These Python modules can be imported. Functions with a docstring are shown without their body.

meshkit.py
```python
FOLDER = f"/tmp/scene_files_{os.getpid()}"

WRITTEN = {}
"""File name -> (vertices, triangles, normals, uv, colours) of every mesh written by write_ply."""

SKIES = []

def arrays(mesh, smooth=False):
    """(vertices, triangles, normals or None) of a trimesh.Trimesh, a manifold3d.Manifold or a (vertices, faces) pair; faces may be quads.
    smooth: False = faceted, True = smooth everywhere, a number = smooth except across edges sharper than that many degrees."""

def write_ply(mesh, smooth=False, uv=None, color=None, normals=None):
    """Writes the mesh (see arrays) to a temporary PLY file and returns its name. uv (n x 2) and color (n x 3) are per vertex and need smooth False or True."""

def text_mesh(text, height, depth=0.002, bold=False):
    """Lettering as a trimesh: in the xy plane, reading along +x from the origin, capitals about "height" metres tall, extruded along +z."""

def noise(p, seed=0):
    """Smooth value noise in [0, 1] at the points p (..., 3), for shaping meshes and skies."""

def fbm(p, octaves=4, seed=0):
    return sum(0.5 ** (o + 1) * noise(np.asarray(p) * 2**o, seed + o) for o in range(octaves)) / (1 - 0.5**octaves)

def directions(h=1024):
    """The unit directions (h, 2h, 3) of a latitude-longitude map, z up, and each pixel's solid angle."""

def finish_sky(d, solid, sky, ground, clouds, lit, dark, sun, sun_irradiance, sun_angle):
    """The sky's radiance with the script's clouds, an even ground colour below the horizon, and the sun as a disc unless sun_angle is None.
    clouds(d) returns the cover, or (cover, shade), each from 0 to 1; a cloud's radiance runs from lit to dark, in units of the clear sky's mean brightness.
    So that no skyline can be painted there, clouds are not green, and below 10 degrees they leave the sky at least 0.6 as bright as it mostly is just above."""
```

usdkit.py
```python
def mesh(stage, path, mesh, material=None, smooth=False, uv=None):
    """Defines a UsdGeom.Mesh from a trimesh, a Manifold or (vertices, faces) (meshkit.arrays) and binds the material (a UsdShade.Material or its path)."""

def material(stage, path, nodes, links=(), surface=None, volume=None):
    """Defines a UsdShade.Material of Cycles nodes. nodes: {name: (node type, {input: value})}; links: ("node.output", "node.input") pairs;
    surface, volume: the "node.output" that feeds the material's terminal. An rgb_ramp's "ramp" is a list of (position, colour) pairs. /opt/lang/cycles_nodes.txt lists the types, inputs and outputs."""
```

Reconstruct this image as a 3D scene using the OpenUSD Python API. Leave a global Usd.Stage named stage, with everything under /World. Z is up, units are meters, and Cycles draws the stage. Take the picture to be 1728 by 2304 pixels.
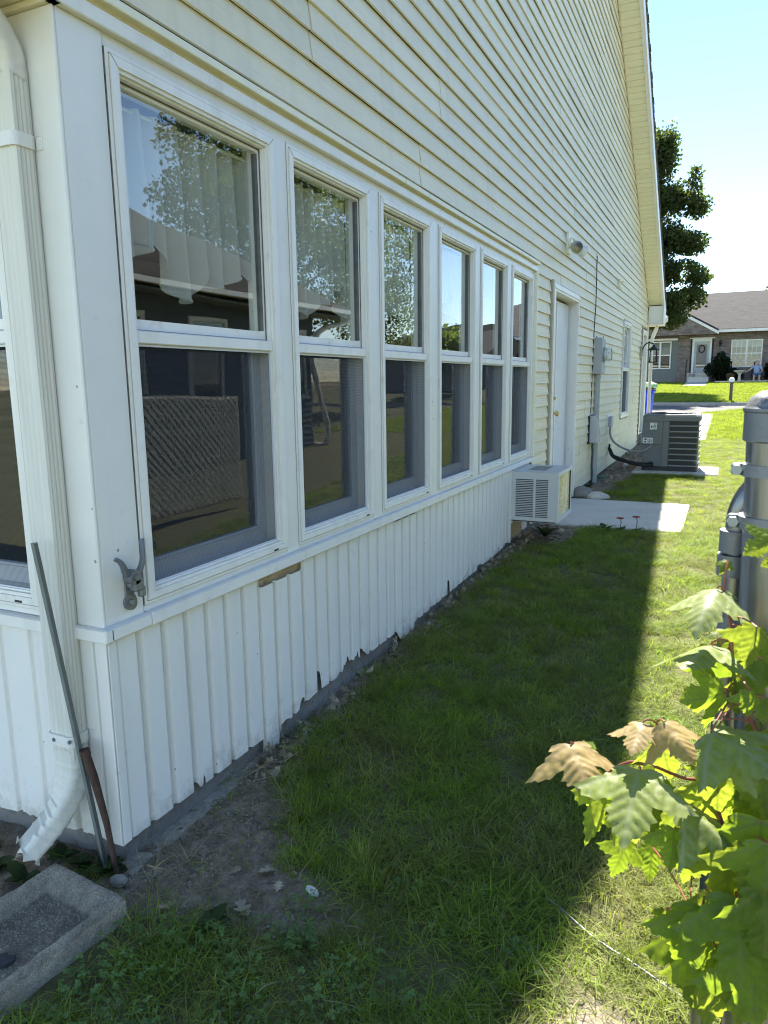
import math
import numpy as np, trimesh, usdkit, meshkit, shapely
from shapely.geometry import Polygon, box as sbox, Point, LineString
from shapely.ops import unary_union
from shapely import affinity
from pxr import Usd, UsdGeom, UsdLux, UsdShade, Gf, Sdf, Vt
import manifold3d as m3

stage = Usd.Stage.CreateInMemory()
UsdGeom.SetStageUpAxis(stage, UsdGeom.Tokens.z)
UsdGeom.SetStageMetersPerUnit(stage, 1.0)
UsdGeom.Xform.Define(stage, '/World')
UsdGeom.Scope.Define(stage, '/World/Looks')
rng = np.random.default_rng(11)

# ------------------------------------------------------------------ camera, sky, sun, exposure
EXPOSURE = 2.28
SKY = 0.058
SUN = 0.98
SUN_DIR = np.array([-0.138, 0.88, 1.0]); SUN_DIR /= np.linalg.norm(SUN_DIR)
YAW, PITCH, ROLL = np.radians([25.14, 10.17, -0.73])
_f = np.array([-math.sin(YAW), math.cos(YAW), 0]); _r = np.array([math.cos(YAW), math.sin(YAW), 0]); _u = np.array([0, 0, 1.0])
_f2 = _f * math.cos(PITCH) - _u * math.sin(PITCH); _u2 = _u * math.cos(PITCH) + _f * math.sin(PITCH)
_r3 = _r * math.cos(ROLL) + _u2 * math.sin(ROLL); _u3 = _u2 * math.cos(ROLL) - _r * math.sin(ROLL)
cam = UsdGeom.Camera.Define(stage, '/World/camera')
M = np.eye(4); M[0, :3], M[1, :3], M[2, :3], M[3, :3] = _r3, _u3, -_f2, (1.5, 0, 1.29)
cam.AddTransformOp().Set(Gf.Matrix4d(*M.ravel().tolist()))
cam.CreateFocalLengthAttr(36.0 * 1625 / 1728); cam.CreateHorizontalApertureAttr(36.0); cam.CreateVerticalApertureAttr(48.0)
cam.CreateClippingRangeAttr(Gf.Vec2f(0.02, 2000)); cam.CreateFStopAttr(17.0); cam.CreateFocusDistanceAttr(3.2)
cam.CreateExposureAttr(EXPOSURE)

elev, rot = math.asin(SUN_DIR[2]), math.atan2(SUN_DIR[0], SUN_DIR[1])
dome = UsdLux.DomeLight.Define(stage, '/World/sky')
sky_m = usdkit.material(stage, '/World/Looks/sky', {
    't': ('sky_texture', {'sky_type': 'single_scattering', 'sun_disc': False, 'sun_elevation': elev, 'sun_rotation': rot, 'air_density': 1.0, 'aerosol_density': 0.0, 'ozone_density': 2.4}),
    'b': ('background_shader', {'strength': SKY})}, [('t.color', 'b.color')], surface='b.background')
UsdShade.MaterialBindingAPI.Apply(dome.GetPrim()).Bind(sky_m)
dome.GetPrim().SetCustomDataByKey('kind', 'structure'); dome.GetPrim().SetCustomDataByKey('label', 'clear pale blue summer sky')
sun = UsdLux.DistantLight.Define(stage, '/World/sun')
sun.CreateNormalizeAttr(True); sun.CreateIntensityAttr(SUN); sun.CreateAngleAttr(0.55); sun.CreateColorAttr(Gf.Vec3f(1.0, 0.95, 0.86))
zx = SUN_DIR; xx = np.cross([0, 0, 1.0], zx); xx /= np.linalg.norm(xx); yx = np.cross(zx, xx)
S = np.eye(4); S[0, :3], S[1, :3], S[2, :3] = xx, yx, zx
sun.AddTransformOp().Set(Gf.Matrix4d(*S.ravel().tolist()))

# ------------------------------------------------------------------ helpers
_used = {}
def path_for(name, parent):
    k = (parent, name); n = _used.get(k, -1) + 1; _used[k] = n
    return f'{parent}/{name}' if n == 0 else f'{parent}/{name}_{n:03d}'
def P(parent):
    return '/World' if parent is None else (parent if isinstance(parent, str) else str(parent.GetPath()))
def tag(p, label=None, cat=None, group=None, kind=None):
    for k, v in (('label', label), ('category', cat), ('group', group), ('kind', kind)):
        if v: p.SetCustomDataByKey(k, v)
    return p
def obj(name, mesh, mat, parent=None, smooth=False, **kw):
    m = usdkit.mesh(stage, path_for(name, P(parent)), mesh, mat, smooth=smooth)
    tag(m.GetPrim(), kw.get('label'), kw.get('cat'), kw.get('group'), kw.get('kind'))
    return m.GetPrim()
def thing(name, label, cat, loc=(0, 0, 0), rotz=0, group=None, parent=None, kind=None, scale=None):
    x = UsdGeom.Xform.Define(stage, path_for(name, P(parent)))
    x.AddTranslateOp().Set(Gf.Vec3d(*map(float, loc)))
    if rotz: x.AddRotateZOp().Set(float(rotz))
    if scale: x.AddScaleOp().Set(Gf.Vec3f(*map(float, scale)))
    return tag(x.GetPrim(), label, cat, group, kind)
cat = trimesh.util.concatenate
def bx(x0, x1, y0, y1, z0, z1):
    b = trimesh.creation.box((x1 - x0, y1 - y0, z1 - z0)); b.apply_translation(((x0 + x1) / 2, (y0 + y1) / 2, (z0 + z1) / 2)); return b
def rb(x0, x1, y0, y1, z0, z1, r=.006):
    c = []
    for sx in (0, 1):
        for sy in (0, 1):
            for sz in (0, 1):
                p = [(x0, x1)[sx], (y0, y1)[sy], (z0, z1)[sz]]; i = [1 - 2 * sx, 1 - 2 * sy, 1 - 2 * sz]
                for k in range(3):
                    q = [p[j] + (0 if j == k else i[j] * r) for j in range(3)]; c.append(q)
    return trimesh.convex.convex_hull(np.array(c))
def ext(poly, h):
    ps = [g for g in getattr(poly, 'geoms', [poly]) if g.geom_type == 'Polygon' and g.area > 1e-7]
    return cat([trimesh.creation.extrude_polygon(g, h, engine='earcut') for g in ps])
def px_(poly, x0, x1):            # polygon in (y, z) extruded along x
    m = ext(poly, x1 - x0); v = m.vertices; m = trimesh.Trimesh(np.stack([v[:, 2] + x0, v[:, 0], v[:, 1]], 1), m.faces, process=False); return m
def py_(poly, y0, y1):            # polygon in (x, z) extruded along y
    m = ext(poly, y1 - y0); v = m.vertices; return trimesh.Trimesh(np.stack([v[:, 0], v[:, 2] + y0, v[:, 1]], 1), m.faces[:, ::-1], process=False)
def pz_(poly, z0, z1):
    m = ext(poly, z1 - z0); m.apply_translation((0, 0, z0)); return m
def ring(y0, y1, z0, z1, t, x0, x1):
    t = t if isinstance(t, tuple) else (t, t, t, t)      # left, right, bottom, top
    return px_(sbox(y0, z0, y1, z1).difference(sbox(y0 + t[0], z0 + t[2], y1 - t[1], z1 - t[3])), x0, x1)
def frames(path):
    path = np.asarray(path, float); t = np.gradient(path, axis=0); t /= np.linalg.norm(t, axis=1, keepdims=True)
    a = np.array([0, 0, 1.0]) if abs(t[0][2]) < .9 else np.array([1.0, 0, 0])
    n = np.cross(t[0], a); n /= np.linalg.norm(n); N = [n]
    for i in range(1, len(path)):
        n = N[-1] - t[i] * (N[-1] @ t[i]); n /= np.linalg.norm(n); N.append(n)
    N = np.array(N); return path, t, N, np.cross(t, N)
def sweep(path, sec, scale=None, cap=True, n0=None):
    path, t, N, B = frames(path)
    if n0 is not None:
        N = np.array([np.asarray(n0, float) - ti * (np.asarray(n0) @ ti) for ti in t]); N /= np.linalg.norm(N, axis=1, keepdims=True); B = np.cross(t, N)
    sec = np.asarray(sec, float); k = len(sec); n = len(path)
    sc = np.ones(n) if scale is None else np.broadcast_to(np.asarray(scale, float), (n,)) if np.ndim(scale) <= 1 else scale
    v = (path[:, None] + sc[:, None, None] * (sec[None, :, :1] * N[:, None] + sec[None, :, 1:] * B[:, None])).reshape(-1, 3)
    f = []
    for i in range(n - 1):
        for j in range(k):
            a, b = i * k + j, i * k + (j + 1) % k; f += [(a, b, b + k), (a, b + k, a + k)]
    if cap:
        v = np.vstack([v, path[0], path[-1]]); c = len(v) - 2
        for j in range(k):
            f += [(c, (j + 1) % k, j), (c + 1, (n - 1) * k + j, (n - 1) * k + (j + 1) % k)]
    return trimesh.Trimesh(v, np.array(f), process=False)
def circ(r, n=10): a = np.arange(n) / n * 2 * math.pi; return np.stack([np.cos(a), np.sin(a)], 1) * r
def tube(path, r, n=8, scale=None): return sweep(path, circ(r, n), scale)
def smoothpath(pts, n=24):
    from scipy.interpolate import CubicSpline
    pts = np.asarray(pts, float); s = np.r_[0, np.cumsum(np.linalg.norm(np.diff(pts, axis=0), axis=1))]
    return CubicSpline(s, pts)(np.linspace(0, s[-1], n))
def cyl(p0, p1, r, n=16): return tube([p0, p1], r, n)
def lathe(prof, n=24): return trimesh.creation.revolve(np.asarray(prof, float), sections=n)
def rrect(w, d, r, n=4):
    p = sbox(-w / 2 + r, -d / 2 + r, w / 2 - r, d / 2 - r).buffer(r, quad_segs=n); return np.array(p.exterior.coords)[:-1][::-1]
def sm(a, b, x): t = np.clip((x - a) / (b - a), 0, 1); return t * t * (3 - 2 * t)
def fb(x, y, s, seed=0, o=4): x, y = np.broadcast_arrays(np.asarray(x, float), np.asarray(y, float)); return meshkit.fbm(np.stack([x * s, y * s, np.zeros_like(x)], -1), o, seed)

# ------------------------------------------------------------------ materials
MAT = {}
def mat(name, color, rough=.5, metal=0.0, n1=(6, .08), n2=None, bump=None, stretch=(1, 1, 1), dirt=None, rnd=0, spec=.5, coord='position', transl=None, island=0, speck=0, mud=None, bump2=None, streak=None):
    """n1: noise scale, amount of colour variation; n2: second noise (scale, colour to mix, threshold lo, hi); bump: (scale, strength, distance, (stretch))."""
    if name in MAT: return MAT[name]
    c = np.array(color, float)
    nd = {'g': ('geometry', {}), 'mp': ('mapping', {'scale': stretch}), 'n': ('noise_texture', {'scale': n1[0], 'detail': 5.0, 'roughness': .6}),
          'r': ('rgb_ramp', {'ramp': [(0.25, c * (1 - n1[1])), (0.75, np.clip(c * (1 + n1[1]), 0, 1))]}), 'p': ('principled_bsdf', {'roughness': rough, 'metallic': metal, 'specular_ior_level': spec})}
    ln = [('mp.vector', 'n.vector'), ('n.fac', 'r.fac')]
    if coord == 'object': nd['tc'] = ('texture_coordinate', {}); ln.append(('tc.object', 'mp.vector'))
    else: ln.append(('g.position', 'mp.vector'))
    col = 'r.color'
    if n2:
        nd['nb'] = ('noise_texture', {'scale': n2[0], 'detail': 6.0, 'roughness': .65}); ln.append(('mp.vector', 'nb.vector'))
        nd['mr'] = ('map_range', {'from_min': n2[2], 'from_max': n2[3], 'to_min': 0.0, 'to_max': 1.0, 'clamp': True}); ln.append(('nb.fac', 'mr.value'))
        nd['mx'] = ('mix_color', {'b': n2[1]}); ln += [(col, 'mx.a'), ('mr.result', 'mx.fac')]; col = 'mx.result'
    if streak:
        nd['ms_'] = ('mapping', {'scale': (9, 9, .35)}); nd['ns_'] = ('noise_texture', {'scale': 1.6, 'detail': 6.0}); nd['rs_'] = ('map_range', {'from_min': .52, 'from_max': .78, 'to_max': streak[1], 'clamp': True}); nd['xs_'] = ('mix_color', {'b': streak[0]})
        ln += [('g.position', 'ms_.vector'), ('ms_.vector', 'ns_.vector'), ('ns_.fac', 'rs_.value'), (col, 'xs_.a'), ('rs_.result', 'xs_.fac')]; col = 'xs_.result'
    if speck:
        nd['vk'] = ('voronoi_texture', {'scale': speck}); nd['rk'] = ('map_range', {'from_min': .05, 'from_max': .035, 'to_max': .7, 'clamp': True}); nd['xk'] = ('mix_color', {'b': (.10, .09, .07)})
        ln += [('g.position', 'vk.vector'), ('vk.distance', 'rk.value'), (col, 'xk.a'), ('rk.result', 'xk.fac')]; col = 'xk.result'
    if mud:
        nd['sz'] = ('separate_xyz', {}); nd['nm'] = ('noise_texture', {'scale': 13.0, 'detail': 8.0, 'roughness': .75}); nd['am'] = ('math', {'math_type': 'multiply_add', 'value2': -.5}); nd['rz'] = ('map_range', {'from_min': mud[0], 'from_max': mud[1], 'to_max': mud[2], 'clamp': True}); nd['xm'] = ('mix_color', {'b': (.20, .17, .12)})
        ln += [('g.position', 'sz.vector'), ('g.position', 'nm.vector'), ('nm.fac', 'am.value1'), ('sz.z', 'am.value3'), ('am.value', 'rz.value'), (col, 'xm.a'), ('rz.result', 'xm.fac')]; col = 'xm.result'
    if rnd or island:
        nd['oi'] = ('object_info', {}); nd['rm'] = ('map_range', {'from_min': 0.0, 'from_max': 1.0, 'to_min': 1 - (rnd or island), 'to_max': 1 + (rnd or island)})
        nd['hs'] = ('hsv', {}); ln += [('g.random_per_island' if island else 'oi.random', 'rm.value'), ('rm.result', 'hs.value'), (col, 'hs.color')]; col = 'hs.color'
    ln.append((col, 'p.base_color'))
    if bump:
        nd['mb'] = ('mapping', {'scale': bump[3] if len(bump) > 3 else (1, 1, 1)}); nd['bn'] = ('noise_texture', {'scale': bump[0], 'detail': 4.0}); nd['bp'] = ('bump', {'strength': bump[1], 'distance': bump[2]})
        ln += [('tc.object' if coord == 'object' else 'g.position', 'mb.vector'), ('mb.vector', 'bn.vector'), ('bn.fac', 'bp.height'), ('bp.normal', 'p.normal')]
        if bump2:
            nd['mb2'] = ('mapping', {'scale': bump2[3]}); nd['bn2'] = ('noise_texture', {'scale': bump2[0], 'detail': 1.0}); nd['bp2'] = ('bump', {'strength': bump2[1], 'distance': bump2[2]})
            ln += [('g.position', 'mb2.vector'), ('mb2.vector', 'bn2.vector'), ('bn2.fac', 'bp2.height'), ('bp2.normal', 'bp.normal')]
    surf = 'p.BSDF'
    if transl:
        nd['tl'] = ('translucent_bsdf', {'color': transl[0]}); nd['ms'] = ('mix_closure', {'fac': transl[1]}); ln += [('p.BSDF', 'ms.closure1'), ('tl.BSDF', 'ms.closure2')]; surf = 'ms.closure'
    MAT[name] = usdkit.material(stage, f'/World/Looks/{name}', nd, ln, surface=surf); return MAT[name]

white_vinyl = mat('white_vinyl', (.79, .77, .71), .38, n1=(3, .03), n2=(9, (.55, .56, .53), .62, .9), bump=(2.2, .25, .02), speck=13.0, mud=(-.20, -.36, .6), streak=((.50, .51, .48), .35))
white_trim = mat('white_trim', (.79, .77, .71), .38, n1=(5, .04), n2=(9, (.46, .45, .38), .60, .9), streak=((.56, .55, .47), .45), bump=(30, .12, .003))
white_alum = mat('white_alum', (.76, .745, .69), .32, n1=(4, .04), n2=(22, (.42, .42, .38), .66, .9), bump=(3, .25, .02), speck=9.0, streak=((.58, .60, .55), .35))
chalk_white = mat('chalk_white', (.68, .66, .58), .55, n1=(30, .10), stretch=(1, 1, .06), n2=(7, (.40, .41, .36), .52, .85))
cream = mat('cream_siding', (.83, .765, .575), .5, n1=(4, .04), n2=(2.2, (.66, .62, .50), .60, .95), bump=(75, .9, .005, (1, .07, 1)), rnd=.06, bump2=(1.0, .9, .02, (1, 1.2, 4.5)), streak=((.66, .63, .46), .45))
cream_trim = mat('cream_trim', (.80, .755, .56), .45, n1=(6, .05), n2=(18, (.38, .33, .2), .64, .9))
tan_trim = mat('tan_trim', (.42, .38, .27), .6, n1=(12, .12))
brown_gap = mat('stained_channel', (.32, .24, .14), .7, n1=(20, .3))
seam_backing = mat('building_felt', (.045, .04, .033), .9, n1=(8, .2))  # dark sheet behind the siding, stands in for shade in the panel seams
gap_shade = mat('dark_joint', (.13, .13, .12), .8, n1=(20, .3))  # dark grey that paints the shade of grooves and gaps in the window frames
osb = mat('osb', (.46, .35, .20), .85, n1=(55, .4), stretch=(1, .35, 1), n2=(90, (.22, .16, .09), .55, .75), bump=(80, .6, .01))
concrete = mat('concrete', (.46, .45, .42), .9, n1=(5, .12), n2=(70, (.28, .27, .25), .55, .75), bump=(140, .35, .004))
found = mat('foundation', (.19, .18, .165), .92, n1=(7, .25), n2=(40, (.10, .10, .095), .5, .75), bump=(60, .5, .006))
chipped = mat('chipped_concrete', (.34, .31, .25), .95, n1=(40, .35), bump=(60, .9, .012))
def aggmat(name, lo, hi, sc, thr):
    MAT[name] = usdkit.material(stage, f'/World/Looks/{name}', {'g': ('geometry', {}), 'v': ('voronoi_texture', {'scale': sc}), 'bw': ('separate_color', {}), 'r': ('rgb_ramp', {'ramp': [(0, lo), (thr, np.array(lo) * .6 + np.array(hi) * .4), (1, hi)]}), 'n': ('noise_texture', {'scale': 11.0, 'detail': 7.0, 'roughness': .7}), 'mr': ('map_range', {'from_min': .35, 'from_max': .7, 'to_min': .62, 'to_max': 1.2}), 'h': ('hsv', {}), 'n2': ('noise_texture', {'scale': 130.0, 'detail': 4.0}), 'ad': ('math', {'math_type': 'subtract'}), 'b': ('bump', {'strength': .8, 'distance': .006}), 'p': ('principled_bsdf', {'roughness': .92})},
        [('g.position', 'v.vector'), ('g.position', 'n.vector'), ('g.position', 'n2.vector'), ('v.color', 'bw.color'), ('bw.r', 'r.fac'), ('n.fac', 'mr.value'), ('mr.result', 'h.value'), ('r.color', 'h.color'), ('h.color', 'p.base_color'), ('n2.fac', 'ad.value1'), ('v.distance', 'ad.value2'), ('ad.value', 'b.height'), ('b.normal', 'p.normal')], surface='p.BSDF'); return MAT[name]
aggregate_dark = aggmat('aggregate_dark', (.17, .142, .105), (.47, .415, .325), 240.0, .75)
aggregate = aggmat('aggregate', (.33, .285, .21), (.52, .46, .36), 260.0, .5)
shingle = mat('shingle', (.10, .085, .08), .95, n1=(25, .3), bump=(90, .7, .01))
galv = mat('galvanised', (.30, .31, .32), .27, .95, n1=(34, .35), stretch=(1, 1, .05), n2=(6, (.15, .155, .165), .48, .72), bump=(60, .15, .003, (1, 1, .1)))
galv_cast = mat('cast_galvanised', (.19, .20, .21), .45, .6, n1=(12, .2), bump=(90, .35, .003))
grey_metal = mat('grey_metal', (.28, .31, .30), .42, .6, n1=(20, .25))
old_metal = mat('weathered_steel', (.19, .21, .20), .5, .5, n1=(25, .3), stretch=(1, 1, .3))
rust = mat('rusty_iron', (.075, .042, .03), .85, .2, n1=(40, .45), bump=(120, .5, .003))
meter_grey = mat('meter_grey', (.36, .39, .40), .45, n1=(5, .06), n2=(12, (.24, .26, .27), .58, .85))
plastic_grey = mat('plastic_grey', (.47, .48, .49), .5, n1=(5, .05))
cond_grey = mat('condenser_grey', (.16, .17, .17), .5, n1=(6, .1), n2=(25, (.11, .115, .11), .55, .8))
cond_dark = mat('condenser_coil', (.035, .037, .037), .6, n1=(60, .3))
slat_grey = mat('slat_grey', (.25, .26, .26), .45, n1=(6, .08))
black = mat('black_rubber', (.012, .012, .012), .6, n1=(20, .3), bump=(50, .6, .006))
dark_iron = mat('dark_iron', (.025, .022, .02), .5, .4, n1=(20, .2))
brass = mat('brass', (.75, .52, .2), .22, 1.0, n1=(10, .1))
ac_beige = mat('ac_beige', (.58, .585, .56), .42, n1=(4, .04), n2=(16, (.45, .45, .40), .62, .9))
ac_dark = mat('ac_dark', (.05, .055, .055), .7, n1=(10, .2))
coil_fin = mat('coil_fin', (.55, .50, .30), .35, .8, n1=(45, .25), stretch=(1, 1, .2), n2=(7, (.75, .72, .6), .5, .62), bump=(9, .8, .03, (1, 1, 5)))
label_white = mat('label_white', (.72, .73, .70), .5, n1=(6, .05))
ink = mat('ink', (.02, .025, .02), .6, n1=(9, .1))
ink_green = mat('ink_green', (.03, .16, .05), .6, n1=(9, .1))
door_white = mat('door_white', (.68, .70, .70), .35, n1=(3, .03), n2=(20, (.5, .52, .52), .66, .95))
sash_grey = mat('sash_vinyl', (.62, .64, .66), .4, n1=(8, .06))
int_wall = mat('interior_wall', (.30, .28, .24), .9, n1=(3, .1))
int_floor = mat('interior_floor', (.10, .075, .055), .7, n1=(8, .2))
asphalt = mat('asphalt', (.115, .105, .10), .9, n1=(40, .25), n2=(1.5, (.085, .08, .078), .4, .7), bump=(160, .5, .005))
kerb_m = mat('kerb_concrete', (.30, .29, .27), .9, n1=(3, .2))
paving = mat('path_concrete', (.62, .58, .50), .9, n1=(4, .08), n2=(2.6, (.45, .41, .34), .52, .8), bump=(120, .3, .004))
stone = mat('stone', (.27, .25, .21), .9, n1=(14, .3), bump=(40, .6, .01))
blue_plastic = mat('blue_plastic', (.008, .03, .48), .6, n1=(3, .1), spec=.2)
globe_m = mat('globe', (.80, .80, .78), .25, n1=(3, .03))
grey_siding = mat('grey_green_siding', (.155, .17, .155), .6, n1=(5, .08))
dusk_siding = mat('slate_siding', (.10, .115, .13), .6, n1=(5, .08))
bark = mat('bark', (.10, .08, .06), .95, n1=(14, .4), bump=(30, .9, .03, (1, 1, .25)))
skin = mat('skin', (.50, .32, .24), .6, n1=(9, .06))
hair_m = mat('grey_hair', (.42, .41, .40), .8, n1=(30, .15))
shirt = mat('patterned_shirt', (.26, .33, .48), .85, n1=(22, .55))
denim = mat('blue_shorts', (.08, .12, .28), .85, n1=(16, .2))
straw = mat('dead_leaf', (.34, .28, .19), .85, n1=(30, .35), rnd=.35)
shell_m = mat('pale_shell', (.62, .60, .52), .5, n1=(20, .12))
twig = mat('red_twig', (.26, .07, .045), .5, n1=(30, .2))
stem_m = mat('sapling_bark', (.15, .10, .07), .8, n1=(30, .3))
red_petal = mat('red_petal', (.42, .06, .035), .6, n1=(20, .15), transl=((.5, .08, .04), .3))

def leafmat(name, col, tcol, fac=.45, rough=.42, rnd=.25, n1=(14, .18), patch=None):
    nd = {'g': ('geometry', {}), 'oi': ('object_info', {}), 'n': ('noise_texture', {'scale': n1[0], 'detail': 3.0}), 'rm': ('map_range', {'to_min': 1 - rnd, 'to_max': 1 + rnd}),
          'isl': ('map_range', {'to_min': 1 - rnd, 'to_max': 1 + rnd}), 'mm': ('math', {'math_type': 'multiply'}), 'nm': ('map_range', {'from_min': .3, 'from_max': .7, 'to_min': 1 - n1[1], 'to_max': 1 + n1[1]}), 'm2': ('math', {'math_type': 'multiply'}),
          'c1': ('hsv', {'color': col}), 'c2': ('hsv', {'color': tcol}), 'p': ('principled_bsdf', {'roughness': rough, 'specular_ior_level': .25}), 't': ('translucent_bsdf', {}), 'x': ('mix_closure', {'fac': fac})}
    ln = [('g.position', 'n.vector'), ('oi.random', 'rm.value'), ('g.random_per_island', 'isl.value'), ('rm.result', 'mm.value1'), ('isl.result', 'mm.value2'), ('n.fac', 'nm.value'), ('mm.value', 'm2.value1'), ('nm.result', 'm2.value2'),
          ('m2.value', 'c1.value'), ('m2.value', 'c2.value'), ('c1.color', 'p.base_color'), ('c2.color', 't.color'), ('p.BSDF', 'x.closure1'), ('t.BSDF', 'x.closure2')]
    if patch:
        nd['pn'] = ('noise_texture', {'scale': patch[0], 'detail': 3.0}); nd['pr'] = ('map_range', {'from_min': .4, 'from_max': .68, 'clamp': True}); nd['pm'] = ('mix_color', {'a': col, 'b': patch[1]})
        ln += [('g.position', 'pn.vector'), ('pn.fac', 'pr.value'), ('pr.result', 'pm.fac'), ('pm.result', 'c1.color')]
    MAT[name] = usdkit.material(stage, f'/World/Looks/{name}', nd, ln, surface='x.closure'); return MAT[name]
grass_m = leafmat('grass', (.27, .40, .055), (.54, .68, .045), .46, .62, .3, patch=(2.4, (.34, .35, .10)))
dry_m = leafmat('dry_grass', (.42, .37, .20), (.34, .29, .14), .3, .7, .25)
clover_m = leafmat('clover', (.18, .30, .09), (.28, .45, .09), .35, .5, .22)
weed_m = leafmat('weed', (.06, .10, .03), (.15, .22, .04), .35, .55, .3)
tree_m = leafmat('tree_leaf', (.07, .105, .035), (.20, .28, .05), .42, .5, .35)
shrub_m = leafmat('shrub_leaf', (.022, .04, .016), (.04, .07, .015), .3, .5, .4)
bloom_m = leafmat('pale_bloom', (.32, .22, .12), (.3, .2, .1), .3, .6, .3)

def maplemat(name, col, tcol, vein, fac):
    nd = {'a': ('attribute', {'attribute': 'vein'}), 'g': ('geometry', {}), 'oi': ('object_info', {}), 'rm': ('map_range', {'to_min': .78, 'to_max': 1.2}), 'n': ('noise_texture', {'scale': 55.0, 'detail': 4.0}), 'nm': ('map_range', {'from_min': .3, 'from_max': .7, 'to_min': .82, 'to_max': 1.15}), 'm': ('math', {'math_type': 'multiply'}),
          'h1': ('hsv', {'color': col}), 'h2': ('hsv', {'color': tcol}), 'v1': ('mix_color', {'b': vein}), 'v2': ('mix_color', {'b': np.array(tcol) * .32}), 'p': ('principled_bsdf', {'roughness': .5, 'specular_ior_level': .2}), 't': ('translucent_bsdf', {}), 'x': ('mix_closure', {'fac': fac}), 'vf': ('math', {'math_type': 'multiply', 'value2': .95})}
    ln = [('g.position', 'n.vector'), ('oi.random', 'rm.value'), ('n.fac', 'nm.value'), ('rm.result', 'm.value1'), ('nm.result', 'm.value2'), ('m.value', 'h1.value'), ('m.value', 'h2.value'), ('a.fac', 'vf.value1'), ('h1.color', 'v1.a'), ('h2.color', 'v2.a'), ('vf.value', 'v1.fac'), ('vf.value', 'v2.fac'),
          ('v1.result', 'p.base_color'), ('v2.result', 't.color'), ('p.BSDF', 'x.closure1'), ('t.BSDF', 'x.closure2')]
    MAT[name] = usdkit.material(stage, f'/World/Looks/{name}', nd, ln, surface='x.closure'); return MAT[name]
maple = [maplemat('maple_green', (.12, .20, .035), (.40, .56, .035), (.26, .33, .11), .52), maplemat('maple_lime', (.16, .24, .035), (.50, .62, .05), (.2, .26, .08), .52),
         maplemat('maple_bronze', (.34, .25, .11), (.46, .42, .06), (.46, .34, .2), .35), maplemat('maple_pale', (.22, .27, .07), (.36, .50, .05), (.36, .40, .22), .32)]

def glassmat(name, ior, tint, wav):
    # Schlick reflectance, the same from either side of the sheet; ior here is the reflectance at normal incidence
    nd = {'lw': ('layer_weight', {'blend': .5}), 'p5': ('math', {'math_type': 'power', 'value2': 4.4}), 'fr': ('map_range', {'to_min': ior, 'to_max': 1.0}), 't': ('transparent_bsdf', {'color': tint}), 'gl': ('glossy_bsdf', {'color': (.95, .97, 1), 'roughness': 0.004}), 'm': ('mix_closure', {}), 'g': ('geometry', {}), 'mp': ('mapping', {'scale': (1, 1, 2.0)}), 'n': ('noise_texture', {'scale': wav[0], 'detail': 1.0}), 'b': ('bump', {'strength': wav[1], 'distance': .01})}
    ln = [('g.position', 'mp.vector'), ('mp.vector', 'n.vector'), ('n.fac', 'b.height'), ('b.normal', 'gl.normal'), ('lw.facing', 'p5.value1'), ('p5.value', 'fr.value'), ('fr.result', 'm.fac'), ('t.BSDF', 'm.closure1'), ('gl.BSDF', 'm.closure2')]
    MAT[name] = usdkit.material(stage, f'/World/Looks/{name}', nd, ln, surface='m.closure'); return MAT[name]
glass = glassmat('pane_glass', .105, (.95, .97, .96), (2.2, .10))
far_glass = glassmat('far_pane_glass', .06, (.75, .78, .77), (1.0, .05))
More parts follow.
